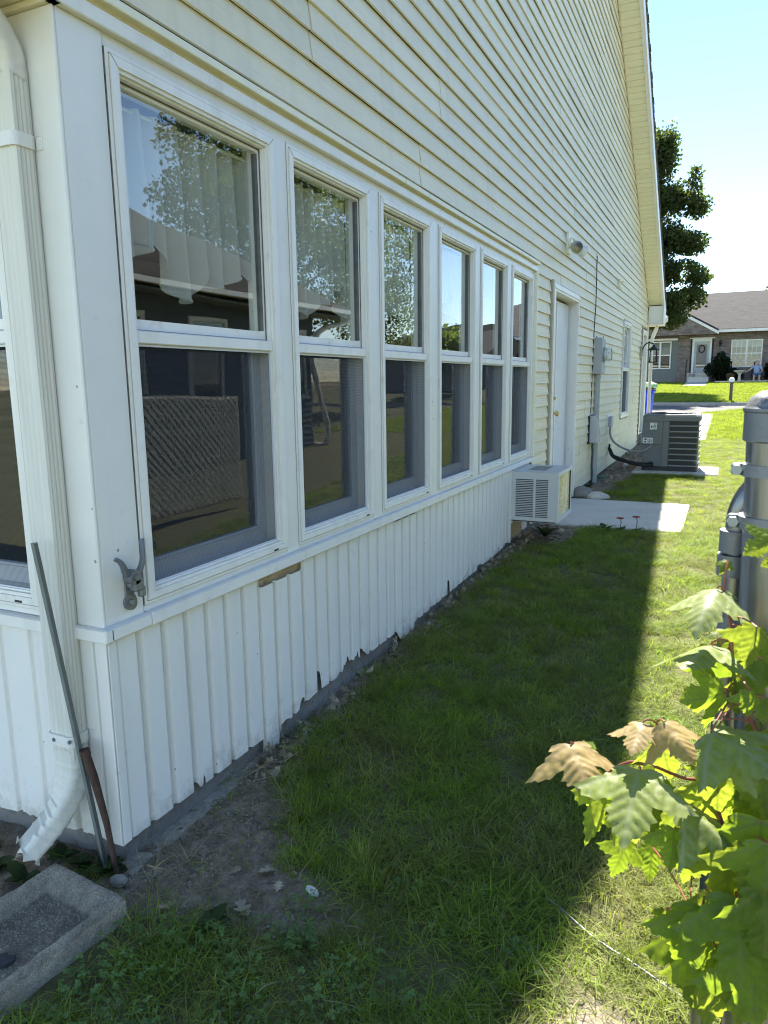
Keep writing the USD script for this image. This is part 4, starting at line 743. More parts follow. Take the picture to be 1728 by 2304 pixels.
rb_ = .085; pth = [(0, 0, .06), (0, 0, .5)] + [(0, 0, 1.165 - rb_)] + [(rb_ - rb_ * math.cos(t), 0, 1.165 - rb_ + rb_ * math.sin(t)) for t in np.linspace(.15, math.pi / 2, 12)] + [(.5, 0, 1.165), (1.0 - rb_, 0, 1.165)] + [(1.0 - rb_ + rb_ * math.sin(t), 0, 1.165 - rb_ + rb_ * math.cos(t)) for t in np.linspace(.15, math.pi / 2, 12)] + [(1.0, 0, .06)]
obj('frame', tube(pth, .0175, 20), galv, g, smooth=40); obj('lower_rail', cyl((0, 0, .08), (1.0, 0, .08), .0172, 16), galv, g, smooth=40)
links = [tube([(x, .004 * s, .1), (x + .5 * s, .004 * s, 1.1)], .0016, 4) for s in (1, -1) for x in np.arange(.06, .95, .075) if 0 < x + .5 * s < 1.0]; obj('chain_link', cat(links), galv, g)
obj('hinge_collar', cat([tube([(-.003, -.006, 1.038), (-.003, -.006, 1.070)], .0215, 20), rb(.012, .045, -.03, .0, 1.036, 1.066, .006)]), galv_cast, g, smooth=40)
obj('hinge_collar', tube([(-.004, -.006, 1.002), (-.004, -.006, 1.034)], .0215, 20), galv_cast, g, smooth=40)
obj('hinge_strap', sweep(smoothpath([(.012, -.028, 1.052), (.02, -.05, 1.05), (.035, -.088, 1.045), (.06, -.104, 1.04)], 10), np.array([(-.004, -.017), (.004, -.017), (.004, .017), (-.004, .017)]), n0=(1, 0, 0)), galv_cast, g)
obj('tie_band', tube([(0, 0, .915), (0, 0, .94)], .0192, 20), galv_cast, g, smooth=40)
pc = np.array([(1.15, 1.735), (1.22, 1.69), (1.30, 1.645), (1.38, 1.61), (1.47, 1.57), (1.56, 1.55)]); zc = gh(pc[:, 0], pc[:, 1])
obj('grey_cable', tube(smoothpath(np.c_[pc, zc + np.array([.022, .019, .012, .012, .006, .004])], 30), .0026, 6), old_metal, label='thin grey cable lying in the sunlit grass', cat='cable')

# ------------------------------------------------------------------ the far side of the lane
D0 = 46.0; G0 = 1.1
fh = thing('brick_bungalow', 'brick and grey siding bungalow with a shingle roof across the lane', 'house')
brick_m = usdkit.material(stage, '/World/Looks/far_brick', {'g': ('geometry', {}), 'sx': ('separate_xyz', {}), 'cb': ('combine_xyz', {}), 'b': ('brick_texture', {'color1': (.12, .085, .068), 'color2': (.20, .155, .13), 'mortar': (.22, .20, .18), 'scale': 1.0, 'brick_width': .215, 'row_height': .075, 'mortar_size': .012, 'bias': -.1}), 'n': ('noise_texture', {'scale': 3.5, 'detail': 4.0}), 'mr': ('map_range', {'from_min': .3, 'from_max': .7, 'to_min': .7, 'to_max': 1.25}), 'h': ('hsv', {}), 'p': ('principled_bsdf', {'roughness': .9})},
    [('g.position', 'sx.vector'), ('sx.x', 'cb.x'), ('sx.z', 'cb.y'), ('cb.vector', 'b.vector'), ('g.position', 'n.vector'), ('n.fac', 'mr.value'), ('mr.result', 'h.value'), ('b.color', 'h.color'), ('h.color', 'p.base_color')], surface='p.BSDF')
roof_m = usdkit.material(stage, '/World/Looks/far_shingle', {'g': ('geometry', {}), 'sx': ('separate_xyz', {}), 'cb': ('combine_xyz', {}), 'b': ('brick_texture', {'color1': (.028, .026, .026), 'color2': (.048, .044, .044), 'mortar': (.02, .018, .018), 'scale': 1.0, 'brick_width': .32, 'row_height': .14, 'mortar_size': .012}), 'n': ('noise_texture', {'scale': 9.0, 'detail': 6.0}), 'mr': ('map_range', {'from_min': .3, 'from_max': .7, 'to_min': .7, 'to_max': 1.3}), 'h': ('hsv', {}), 'p': ('principled_bsdf', {'roughness': .95})},
    [('g.position', 'sx.vector'), ('sx.x', 'cb.x'), ('sx.y', 'cb.y'), ('cb.vector', 'b.vector'), ('g.position', 'n.vector'), ('n.fac', 'mr.value'), ('mr.result', 'h.value'), ('b.color', 'h.color'), ('h.color', 'p.base_color')], surface='p.BSDF')
wopen = [sbox(-2.72, 1.86, -1.52, 3.42), sbox(1.62, 1.88, 3.2, 3.40), sbox(-.37, 1.62, .58, 3.44)]
obj('brick_wall', py_(sbox(-1.15, G0 - .3, 9, 3.9).union(Polygon([(-1.15, 3.9), (.88, 3.9), (-1.15, 4.95)])).difference(unary_union(wopen)), D0, D0 + .2), brick_m, fh)
obj('siding_backing', py_(sbox(-9, G0 - .3, -1.16, 3.6).difference(wopen[0]), D0 + .04, D0 + .2), grey_siding, fh)
for i, z in enumerate(np.arange(1.32, 3.5, .115)):
    for a, b in ((-9, -2.74), (-1.50, -1.22)) if 1.84 < z < 3.40 else ((-9, -1.22),):
        m = bx(a, b, 0, 1, z, z + .118); v = m.vertices; v[:, 1] = np.where(v[:, 1] > .5, D0 + .06, np.where(v[:, 2] > z + .05, D0 + .028, D0 + .006)); obj('siding_course', m, grey_siding, fh)
obj('corner_board', bx(-1.22, -1.148, D0 - .012, D0 + .1, 1.3, 3.6), grey_siding, fh); obj('foundation', bx(-9, -1.2, D0 - .004, D0 + .1, .8, 1.31), found, fh)
obj('main_roof', cat([trimesh.convex.convex_hull([(-12, 45.4, 3.86), (12, 45.4, 3.9), (12, 45.4, 4.0), (-12, 45.4, 3.96), (-9, 50.2, 6.40), (12, 50.2, 6.45), (12, 55, 3.9), (-12, 55, 3.9)])]), roof_m, fh)
obj('gable_roof', trimesh.convex.convex_hull([(-1.2, 45.25, 5.10), (.93, 45.25, 3.90), (.93, 45.25, 3.99), (-1.2, 45.25, 5.20), (-3.4, 45.25, 3.9), (-1.2, 48.5, 5.2), (-3.4, 46.2, 3.9), (.93, 46.2, 3.95)]), roof_m, fh)
obj('gable_front', py_(Polygon([(-1.2, 5.07), (.85, 3.9), (.85, 3.72), (-3.3, 3.72), (-3.3, 3.9)]), 45.21, 45.247), brick_m, fh)
obj('rake_board', py_(Polygon([(-1.2, 5.09), (.95, 3.86), (.95, 3.70), (-1.2, 4.93)]), 45.15, 45.209), white_trim, fh)
obj('gutter', bx(.62, 12, 45.26, 45.40, 3.80, 3.95), white_trim, fh); obj('eave_trim', bx(-9, -1.2, 45.85, D0, 3.47, 3.58), white_trim, fh); obj('soffit', bx(-9, 12, 45.40, 46.0, 3.90, 3.93), white_trim, fh)
def farwin(x0, x1, z0, z1, nx, nz, tops):
    mid = (x0 + x1) / 2
    wf = obj('window', py_(sbox(x0, z0, x1, z1).difference(unary_union([sbox(x0 + .06, z0 + .06, mid - .05, z1 - .06), sbox(mid + .05, z0 + .06, x1 - .06, z1 - .06)])), D0 - .03, D0 + .05), white_trim, fh)
    for a, b in ((x0 + .061, mid - .051), (mid + .051, x1 - .061)):
        zm = (z0 + z1) / 2
        obj('pane', bx(a, b, D0 + .03, D0 + .035, z0 + .061, z1 - .061), far_glass, wf)
        obj('sash_bar', bx(a, b, D0 - .0, D0 + .028, zm - .03, zm + .03), white_trim, wf)
        bars = [bx(a + (b - a) * i / nx - .01, a + (b - a) * i / nx + .01, D0 + .005, D0 + .026, z0 + .062, z1 - .062) for i in range(1, nx)] + [bx(a, b, D0 + .007, D0 + .024, z - .01, z + .01) for z in ([zm + (z1 - zm) / 2, zm - (zm - z0) / 2] if nz else [])]
        if bars: obj('muntin', cat(bars), white_trim, wf)
        obj('blind', bx(a, b, D0 + .12, D0 + .13, zm + (.0 if tops else .35), z1 - .03), label_white, wf)
    obj('room_back', bx(x0, x1, D0 + .8, D0 + .82, z0, z1), int_wall, wf)
farwin(-2.72, -1.52, 1.86, 3.42, 1, 0, True); farwin(1.62, 3.2, 1.88, 3.40, 3, 1, False)
dr = obj('door', bx(-.30, .52, D0 + .06, D0 + .1, 1.62, 3.36), mat('storm_door', (.42, .45, .46), .4), fh)
obj('door_frame', py_(sbox(-.40, 1.60, .62, 3.52).difference(sbox(-.29, 1.6, .51, 3.36)), D0 - .02, D0 + .08), label_white, dr); obj('shutter_strip', cat([bx(-.50, -.41, D0 - .018, D0 + .01, 1.62, 3.5), bx(.63, .72, D0 - .018, D0 + .01, 1.62, 3.5)]), dark_iron, dr); obj('door_glass', bx(-.17, .39, D0 + .05, D0 + .058, 1.9, 3.2), far_glass, dr)
obj('wreath', cat([tube([(.11 + .15 * math.cos(t), D0 + .035, 2.95 + .2 * math.sin(t)) for t in np.linspace(0, 2 * math.pi, 24)], .03, 6)]), shrub_m, dr); obj('lintel', bx(-.55, .78, D0 - .03, D0 + .02, 3.525, 3.58), label_white, dr)
obj('stoop', cat([bx(-.55, .62, 44.9, D0, G0 - .1, 1.60), bx(-.5, .58, 44.6, 44.9, G0 - .1, 1.36)]), concrete, fh)
obj('porch_lamp', cat([bx(1.0, 1.12, D0 - .14, D0, 3.2, 3.42), lathe([(0, .1), (.1, 0), (.06, -.02), (.05, -.16), (0, -.16)], 8).apply_translation((1.06, D0 - .1, 3.2))]), dark_iron, fh)
obj('front_walk', drape(sbox(-.55, 40.5, .55, 44.6), .012), paving, kind='structure', label='short pale walk to the bungalow steps'); obj('garden_edging', bx(.9, 12, 43.9, 44.02, .9, 1.14), paving, label='pale stone edging along the bungalow flower bed', cat='edging')
g = thing('stair_rail', 'black iron handrail beside the bungalow steps', 'handrail'); obj('rail', cat([tube([(-.62, 44.6, 1.1), (-.62, 44.6, 1.95), (-.62, 45.9, 2.35)], .02, 6), tube([(-.62, 45.3, 1.6), (-.62, 45.3, 2.15)], .015, 6)]), dark_iron, g)

def leafcloud(name, centers, n, size, m, parent, seed, flat=.25, thr=.44, fs=.9, shell=.55):
    r = np.random.default_rng(seed); C_ = np.array([c for c, _ in centers], float); R_ = np.array([np.broadcast_to(q, 3) for _, q in centers], float)
    pr = np.prod(R_, 1) ** .75; k = r.choice(len(C_), n * 3, p=pr / pr.sum()); d = r.normal(size=(n * 3, 3)); d /= np.linalg.norm(d, axis=1)[:, None]
    p = C_[k] + d * R_[k] * (shell + (1 - shell) * r.random((n * 3, 1))) * (.82 + .36 * meshkit.fbm(C_[k] * .7 + d * 2.2, 3, seed + 3)[:, None])
    p = p[meshkit.fbm(p * fs, 3, seed + 9) > thr][:n]; n = len(p)
    a = r.normal(size=(n, 3)); a /= np.linalg.norm(a, axis=1)[:, None]; b = r.normal(size=(n, 3)); b[:, 2] -= .3; b -= a * (a * b).sum(1)[:, None]; b /= np.linalg.norm(b, axis=1)[:, None]; s = size * r.uniform(.6, 1.3, (n, 1))
    w = .42 * s
    v = np.stack([p, p + a * s * .5 + b * w, p + a * s, p + a * s * .5 - b * w], 1).reshape(-1, 3); i = np.arange(n)[:, None] * 4
    return obj(name, (v, np.vstack([i + [0, 1, 2], i + [0, 2, 3]])), m, parent)
def tree(name, label, base, h, centers, n, size, seed, m=tree_m, trunk=.25, **kw):
    t = thing(name, label, 'tree', group=None); base = np.array(base, float); C_ = [np.array(c, float) for c, _ in centers]; top = max(C_, key=lambda c: c[2])
    obj('trunk', tube(smoothpath([base, base + [.1, 0, h * .25], base * [.6, .6, 0] + np.array([top[0] * .4, top[1] * .4, base[2] + h * .5]), (top[0], top[1], base[2] + h * .9)], 14), trunk, 10, np.linspace(1, .15, 14)), bark, t, smooth=True)
    for c in C_:
        z = max(base[2] + h * .22, c[2] - h * .22); s0 = base + [0, 0, z - base[2]]; obj('limb', tube([s0, (s0 + c) / 2 + [0, 0, .2], c], trunk * .16, 6, [1, .6, .2]), bark, t)
    leafcloud('crown', centers, n, size, m, t, seed, **kw); return t
tree('maple_tree', 'dark green broadleaf tree rising behind the house eave', (-3.9, 37.5, .8), 12, [((-2.2,37.4,11.2),(0.79,0.90,1.69)),((-1.55,37.3,11.4),(0.51,0.68,1.36)),((-2.9,37.5,9.4),(1.47,1.36,1.47)),((-1.9,37.2,9.2),(1.02,1.13,1.13)),((-0.95,37.2,9.3),(0.62,0.79,0.85)),((-0.35,37.2,9.9),(0.40,0.56,0.85)),((-0.2,37.1,8.9),(0.68,0.79,0.56)),((-1.9,37.2,7.6),(1.36,1.36,1.02)),((-0.9,37.1,7.5),(0.79,1.02,0.68)),((-0.25,37,7.3),(0.68,0.90,0.56)),((-3.4,37.4,7.2),(1.69,1.69,1.36)),((-1.9,37,6.1),(1.24,1.36,0.85)),((-0.7,37,6.1),(0.85,1.02,0.56)),((0.1,37,5.8),(0.56,0.79,0.45)),((-2.4,36.9,4.8),(1.47,1.47,0.79)),((-1.1,36.8,4.75),(1.13,1.24,0.68)),((-0.15,36.7,4.9),(0.68,0.90,0.56)),((-1.3,36.7,4.0),(1.13,1.13,0.45)),((-2.6,36.8,4.0),(1.13,1.24,0.51)),((-4.6,37.5,5.4),(1.58,1.58,1.13)),((-4.4,37.5,8.2),(1.36,1.36,1.36))], 52000, .15, 101, thr=.395, fs=1.5, shell=.3)
tree('broadleaf_tree', 'pale treetop peeking over the bungalow roof at the right', (5.6, 66, 1.2), 7.4, [((5.2, 66, 7.6), (1.5, 1.5, 1.0)), ((6.6, 66, 7.6), (1.6, 1.5, 1.3)), ((8.4, 66, 7.4), (1.6, 1.5, 1.3)), ((6.0, 66, 6.2), (2.2, 1.6, 1.2))], 5000, .28, 131)
# trees and houses beside the yard: the panes mirror them
tree('oak_tree', 'tall oak beyond the side yard, mirrored in the nearest panes', (9.5, 17.5, 0), 11, [((9.6, 15.6, 7.2), (1.9, 1.9, 1.8)), ((10, 18.3, 8.6), (2.4, 2.6, 2.2)), ((9.8, 17.4, 5.6), (2.2, 2.6, 1.6)), ((10.4, 21.5, 7.4), (2.4, 2.4, 2.4)), ((10.2, 21, 4.6), (2.2, 2.6, 1.7)), ((9.6, 14.4, 5.4), (1.3, 1.4, .9)), ((10.4, 24.5, 6.0), (2.0, 2.2, 2.6)), ((10.4, 25.5, 3.6), (1.9, 2.2, 1.6))], 60000, .10, 171, thr=.42)
tree('yard_tree', 'low leafy tree beyond the neighbouring bungalow', (11, 33, 0), 4.2, [((10.6, 32.2, 2.6), (1.6, 1.8, 1.0)), ((11.2, 35, 2.8), (1.6, 2.2, 1.2))], 6000, .2, 191)
nb = thing('slate_bungalow', 'slate grey neighbouring bungalow with a brown hip roof', 'house')
E0, zE = 5.5, 2.72
obj('wall', bx(5.92, 11, -3, 12.7, -.2, zE), dusk_siding, nb)
obj('siding', cat([trimesh.Trimesh(*(lambda m: (np.c_[np.where(m.vertices[:, 0] > .5, 5.93, np.where(m.vertices[:, 2] > z + .05, 5.915, 5.895)), m.vertices[:, 1], m.vertices[:, 2]], m.faces))(bx(0, 1, -3, 12.7, z, z + .115)), process=False) for z in np.arange(.1, 2.65, .112)]), dusk_siding, nb)
roofs = usdkit.material(stage, '/World/Looks/side_shingle', {'g': ('geometry', {}), 'sx': ('separate_xyz', {}), 'cb': ('combine_xyz', {}), 'b': ('brick_texture', {'color1': (.020, .018, .018), 'color2': (.040, .036, .034), 'mortar': (.008, .008, .008), 'scale': 1.0, 'brick_width': .3, 'row_height': .13, 'mortar_size': .014}), 'p': ('principled_bsdf', {'roughness': .95, 'specular_ior_level': .1})},
    [('g.position', 'sx.vector'), ('sx.y', 'cb.x'), ('sx.x', 'cb.y'), ('cb.vector', 'b.vector'), ('b.color', 'p.base_color')], surface='p.BSDF')
roofb = mat('brown_shingle', (.028, .026, .026), .95, n1=(6, .3), stretch=(4, 1, 8), spec=.1, bump=(14, .8, .03, (1, .12, 1)))
obj('hip_roof', trimesh.convex.convex_hull([(E0, 13.8, zE), (E0, -4, zE), (E0, 13.8, zE - .06), (E0, -4, zE - .06), (9.3, 9.9, zE + 2.2), (9.3, -4, zE + 2.2), (13, 13.8, zE), (13, -4, zE)]), roofs, nb)
obj('gutter', bx(E0 - .1, E0 + .005, -4, 13.85, zE - .075, zE + .0), white_alum, nb); obj('soffit', bx(E0, 5.9, -4, 13.8, zE - .16, zE - .125), dusk_siding, nb)
obj('downspout', tube(smoothpath([(5.5, 13.7, 2.6), (5.6, 13.3, 2.45), (5.86, 12.75, 2.25), (5.88, 12.66, 2.0), (5.88, 12.66, .1)], 20), .05, 8), white_trim, nb)
for y in (7.2, 9.0, 11.6):
    f_ = obj('window', ring(y, y + .85, 1.0, 2.32, .07, 5.86, 5.9).apply_translation((0, 0, 0)), white_trim, nb); obj('pane', bx(5.885, 5.888, y + .071, y + .779, 1.071, 2.249), far_glass, f_); obj('blind', bx(5.889, 5.892, y + .071, y + .779, 1.5, 2.249), label_white, f_)
for y, x in ((8.4, 6.9), (9.2, 6.7)): obj('roof_vent', cyl((x, y, zE + .4), (x, y, zE + 1.1), .05), galv, nb)
for nm, y0, x0, w_, h_, lab in (('gabled_house', 38, 10.5, 9, 4.2, 'brown roofed house far down the side yards'), ('gabled_house', 49, 12.0, 7, 5.4, 'steep gabled brown house at the end of the side yards')):
    q = thing(nm, lab, 'house'); obj('wall', bx(x0, x0 + 6, y0, y0 + w_, 0, 2.6), brick_m, q); obj('roof', trimesh.convex.convex_hull([(x0 - .4, y0 - .4, 2.6), (x0 - .4, y0 + w_ + .4, 2.6), (x0 + 6.4, y0 - .4, 2.6), (x0 + 6.4, y0 + w_ + .4, 2.6), (x0 - .4, y0 + w_ / 2, h_), (x0 + 6.4, y0 + w_ / 2, h_)]), roofb, q)
# lattice panel
g = thing('lattice_panel', 'white diagonal lattice panel standing in the side yard', 'lattice')
for s in (1, -1):
    for o in np.arange(-1.1, 1.62, .085):
        p = LineString([(o, 0.1), (o + 1.1, 1.2)] if s > 0 else [(o + 1.1, .1), (o, 1.2)]).buffer(.017, cap_style=2).intersection(sbox(0, .1, 1.55, 1.16))
        if p.area > 1e-3: obj('slat', px_(p, 3.0 + (.006 if s > 0 else 0), 3.005 + (.006 if s > 0 else 0)).apply_translation((0, 4.75, 0)), white_trim, g)
obj('frame', ring(4.735, 6.315, .08, 1.185, .03, 3.0115, 3.03), white_trim, g)

# blue bin, lamp, person, garden things
g = thing('wheelie_bin', 'blue wheeled bin with a dark lid round the far house corner', 'bin', (-.20, 17.0, .11))
obj('body', trimesh.convex.convex_hull([(sx * w_, sy * w_ * 1.1, z) for z, w_ in ((.06, .21), (.93, .27)) for sx in (-1, 1) for sy in (-1, 1)]), blue_plastic, g); obj('rim', rb(-.30, .30, -.32, .32, .90, .945, .012), blue_plastic, g); obj('lid', rb(-.30, .30, -.33, .33, .946, .99, .015), black, g); obj('wheel', cyl((-.28, .24, .09), (-.2, .24, .09), .09), black, g); obj('wheel', cyl((.2, .24, .09), (.28, .24, .09), .09), black, g)
bag = trimesh.creation.icosphere(3, 1); v = bag.vertices; v *= (1 + .7 * (meshkit.fbm(v * 2.6, 4, 3) - .5))[:, None]; bag.vertices = v * (.15, .14, .075) + (.0, 16.85, 1.15); obj('plastic_bag', bag, mat('pale_bag', (.22, .42, .30), .5), smooth=False, label='crumpled pale plastic bag on top of the blue bin', cat='bag')
g = thing('lamp_post', 'short dark post lamp with a white globe on the far lawn', 'lamp post', (1.68, 30.0, .44)); obj('post', rb(-.055, .055, -.055, .055, -.1, .66, .01), mat('post_brown', (.10, .085, .07), .7), g); obj('collar', cyl((0, 0, .66), (0, 0, .69), .07), dark_iron, g)
gl_ = trimesh.creation.icosphere(3, .10); gl_.vertices += (0, 0, .78); obj('globe', gl_, globe_m, g, smooth=True)
def hullbody(joints, bones, ref=.03):
    parts = []
    for a, b in bones:
        (pa, ra), (pb, rb2) = joints[a], joints[b]
        parts.append(m3.Manifold.batch_hull([m3.Manifold.sphere(ra, 16).translate(pa), m3.Manifold.sphere(rb2, 16).translate(pb)]))
    m = parts[0]
    for p in parts[1:]: m = m + p
    m = m.refine_to_length(ref).to_mesh(); t = trimesh.Trimesh(m.vert_properties[:, :3], m.tri_verts); trimesh.smoothing.filter_taubin(t, iterations=8); return t
pe = thing('person', 'seated grey haired person in a blue patterned shirt and shorts', 'person', (2.95, 44.6, 1.06), scale=(.86, .86, .86))
J = {'hip': ((0, 0, .46), .15), 'chest': ((0, .06, .86), .17), 'neck': ((0, .04, 1.04), .07), 'sl': ((-.19, .05, .97), .075), 'sr': ((.19, .05, .97), .075), 'el': ((-.36, -.05, .80), .052), 'er': ((.30, -.02, .72), .052), 'wl': ((-.56, -.16, .66), .036), 'wr': ((.24, -.26, .62), .036),
     'hl': ((-.1, 0, .46), .10), 'hr': ((.1, 0, .46), .10), 'kl': ((-.14, -.40, .48), .07), 'kr': ((.15, -.40, .48), .07), 'al': ((-.15, -.42, .10), .045), 'ar': ((.17, -.38, .10), .045), 'tl': ((-.17, -.58, .045), .035), 'tr': ((.19, -.54, .045), .035), 'hd': ((0, -.01, 1.20), .105), 'ch': ((0, -.05, 1.13), .07), 'ns': ((0, -.125, 1.18), .012)}
J['fl'] = ((-.62, -.20, .62), .03); J['fr'] = ((.19, -.33, .60), .03)
fing = []
for s, wv in (('l', np.array(J['fl'][0])), ('r', np.array(J['fr'][0]))):
    dx_ = np.array([-.7, -.5, -.4]) if s == 'l' else np.array([-.5, -.8, -.3])
    for q in range(5):
        o = np.array([0, 0, (q - 2) * .013]); J[f'{s}{q}a'] = (tuple(wv + o), .009); J[f'{s}{q}b'] = (tuple(wv + o + dx_ * (.05 + .008 * (2 - abs(q - 2))) + (np.array([0, -.03, .02]) if q == 4 else 0)), .008); fing.append((f'{s}{q}a', f'{s}{q}b'))
obj('body', hullbody(J, [('hip', 'chest'), ('chest', 'neck'), ('neck', 'hd'), ('hd', 'ch'), ('ch', 'ns'), ('sl', 'el'), ('el', 'wl'), ('wl', 'fl'), ('sr', 'er'), ('er', 'wr'), ('wr', 'fr'), ('sl', 'sr'), ('hl', 'kl'), ('kl', 'al'), ('al', 'tl'), ('hr', 'kr'), ('kr', 'ar'), ('ar', 'tr')] + fing, .02), skin, pe, smooth=True)
K2 = {k: (p, r_ + .014) for k, (p, r_) in J.items()}; K2['ml'] = (tuple(np.array(J['sl'][0]) * .45 + np.array(J['el'][0]) * .55), .075); K2['mr'] = (tuple(np.array(J['sr'][0]) * .45 + np.array(J['er'][0]) * .55), .075); K2['neck'] = ((0, .05, .99), .09)
obj('shirt', hullbody(K2, [('hip', 'chest'), ('chest', 'neck'), ('sl', 'ml'), ('sr', 'mr'), ('sl', 'sr')], .03), shirt, pe, smooth=True)
K3 = {k: (p, r_ + .018) for k, (p, r_) in J.items()}; obj('shorts', hullbody(K3, [('hl', 'kl'), ('hr', 'kr'), ('hl', 'hr')], .03), denim, pe, smooth=True)
hr = trimesh.creation.icosphere(3, .118); hr.vertices = hr.vertices * (1, 1.02, .95) + (0, .012, 1.225); hr = trimesh.intersections.slice_mesh_plane(hr, (0, .75, .66), (0, .0, 1.215)); obj('hair', hr, hair_m, pe, smooth=True)
for s in (-1, 1): obj('eye', trimesh.creation.icosphere(1, .011).apply_translation((s * .036, -.105, 1.205)), ink, pe)
obj('mouth', rb(-.025, .025, -.118, -.108, 1.125, 1.133, .002), red_petal, pe)
g = thing('garden_chair', 'dark garden chair under the seated person', 'chair', (2.95, 44.6, 1.06)); obj('seat', rb(-.26, .26, -.3, .22, .24, .27, .01), dark_iron, g); obj('backrest', rb(-.26, .26, .20, .24, .27, .85, .01), dark_iron, g)
for sx in (-.23, .23):
    for sy in (-.26, .2): obj('leg', tube([(sx, sy, .24), (sx, sy, -.05)], .018, 6), dark_iron, g)
g = thing('bird_bath', 'pale pedestal bird bath beside the seated person', 'bird bath', (2.12, 44.3, 1.05)); obj('pedestal', lathe([(0, 0), (.16, 0), (.15, .05), (.08, .10), (.07, .38), (.12, .50), (0, .5)], 20), paving, g); obj('basin', lathe([(0, .50), (.14, .50), (.29, .60), (.30, .64), (.27, .63), (.0, .56)], 24), paving, g)
def shrub(name, lab, c, r_, n, size, seed, m=shrub_m, group=None):
    t = thing(name, lab, 'shrub', group=group); c = np.array(c, float); obj('stems', cat([tube([(c[0], c[1], G0 - .1), c + np.array([dx, 0, .1])], .02, 5) for dx in (-.2, 0, .2)]), bark, t); leafcloud('foliage', [(c, r_), (c + [0, 0, r_[2] * .3], np.array(r_) * .8)], n, size, m, t, seed, thr=.36, fs=2); return t
shrub('evergreen_shrub', 'tall dark shrub between the bungalow door and window', (1.20, 45.3, 1.85), (.52, .5, .85), 2600, .12, 201); shrub('evergreen_shrub', 'low dark shrub under the bungalow window', (1.75, 45.2, 1.40), (.55, .5, .38), 1500, .12, 202)
shrub('evergreen_shrub', 'dark shrub to the right of the seated person', (3.75, 45.2, 1.6), (.45, .5, .6), 1500, .12, 203); shrub('rose_bush', 'rose bush with pale blooms right of the bungalow door', (.62, 44.7, 1.75), (.30, .3, .35), 700, .10, 204, m=shrub_m)
g = thing('flower_pot', 'potted plant beside the bungalow handrail', 'plant pot', (-.30, 44.75, 1.36)); obj('pot', lathe([(0, 0), (.12, 0), (.16, .2), (0, .2)], 14), stone, g); leafcloud('plant', [((0, 0, .34), (.28, .25, .22))], 400, .11, shrub_m, g, 205, thr=.3)
g = thing('flower_pot', 'small pot with pale flowers behind the lamp globe', 'plant pot', (1.66, 44.2, 1.05)); obj('pot', lathe([(0, 0), (.09, 0), (.12, .18), (0, .18)], 14), stone, g); leafcloud('blooms', [((0, 0, .32), (.2, .18, .18))], 160, .10, bloom_m, g, 206, thr=.3)

# ------------------------------------------------------------------ grass, clover, litter and weeds
def blade_tuft(seed, nb, h0, h1, rad, w, lean, mats=None):
    r = np.random.default_rng(seed); v, f, n = [], [], 0
    for _ in range(nb):
        a = r.uniform(0, 6.28); rr_ = rad * math.sqrt(r.random()); p = np.array([rr_ * math.cos(a), rr_ * math.sin(a), -.006]); h = r.uniform(h0, h1); la = r.uniform(0, 6.28); ld = np.array([math.cos(la), math.sin(la), 0]); ln = r.uniform(*lean) * h; sd = np.array([-ld[1], ld[0], 0]); ta = r.uniform(-.8, .8); sd = sd * math.cos(ta) + ld * math.sin(ta)
        ww = w * r.uniform(.6, 1.25)
        for k, (t, wk) in enumerate(((0, .8), (.4, 1), (.75, .7))):
            q = p + ld * ln * t ** 2 + np.array([0, 0, h * (t - .22 * t * t * ln / h)]); v += [q - sd * ww * wk / 2, q + sd * ww * wk / 2]
        v.append(p + ld * ln * 1.05 + np.array([0, 0, h * (1 - .25 * ln / h)])); f += [(n, n + 1, n + 3), (n, n + 3, n + 2), (n + 2, n + 3, n + 5), (n + 2, n + 5, n + 4), (n + 4, n + 5, n + 6)]; n += 7
    return np.array(v), np.array(f)
def clover_tuft(seed, nb, rad):
    r = np.random.default_rng(seed); v, f, n = [], [], 0
    for _ in range(nb):
        a = r.uniform(0, 6.28); rr_ = rad * math.sqrt(r.random()); h = r.uniform(.012, .04); c = np.array([rr_ * math.cos(a), rr_ * math.sin(a), h]); tilt = r.normal(0, .3, 2); s = r.uniform(.0032, .0062); a0 = r.uniform(0, 6.28)
        st = [c * [.9, .9, 0] + [-.0007, 0, 0], c * [.9, .9, 0] + [.0007, 0, 0], c]; v += st; f.append((n, n + 1, n + 2)); n += 3
        for q in range(3):
            b = a0 + q * 2.094; e = np.array([math.cos(b), math.sin(b)]); pr = np.array([-e[1], e[0]])
            for (l, wv, zz_) in ((0, 0, 0), (.55, .5, .1), (1.0, .62, .12), (1.35, .3, .08), (1.35, -.3, .08), (1.0, -.62, .12), (.55, -.5, .1)):
                o = e * l * s + pr * wv * s * 1.2; v.append(c + [o[0], o[1], o[0] * tilt[0] + o[1] * tilt[1] + abs(wv) * s * .5 - l * s * .15])
            f += [(n, n + i, n + i + 1) for i in range(1, 6)]; n += 7
    return np.array(v), np.array(f)
def litter_leaf(seed):
    v, t = lobed_leaf(.05, seed); r = np.random.default_rng(seed); v[:, 2] += .012 * np.sin(v[:, 0] * 90 + seed) ; return v @ trimesh.transformations.euler_matrix(r.uniform(-.5, .5), r.uniform(-.5, .5), 0)[:3, :3].T, t
def quats(yaw, tx, ty):
    cy_, sy_, a, b = np.cos(yaw / 2), np.sin(yaw / 2), tx / 2, ty / 2
    return [Gf.Quath(float(c), float(c * p - s * q), float(c * q + s * p), float(s)) for c, s, p, q in zip(cy_, sy_, a, b)]
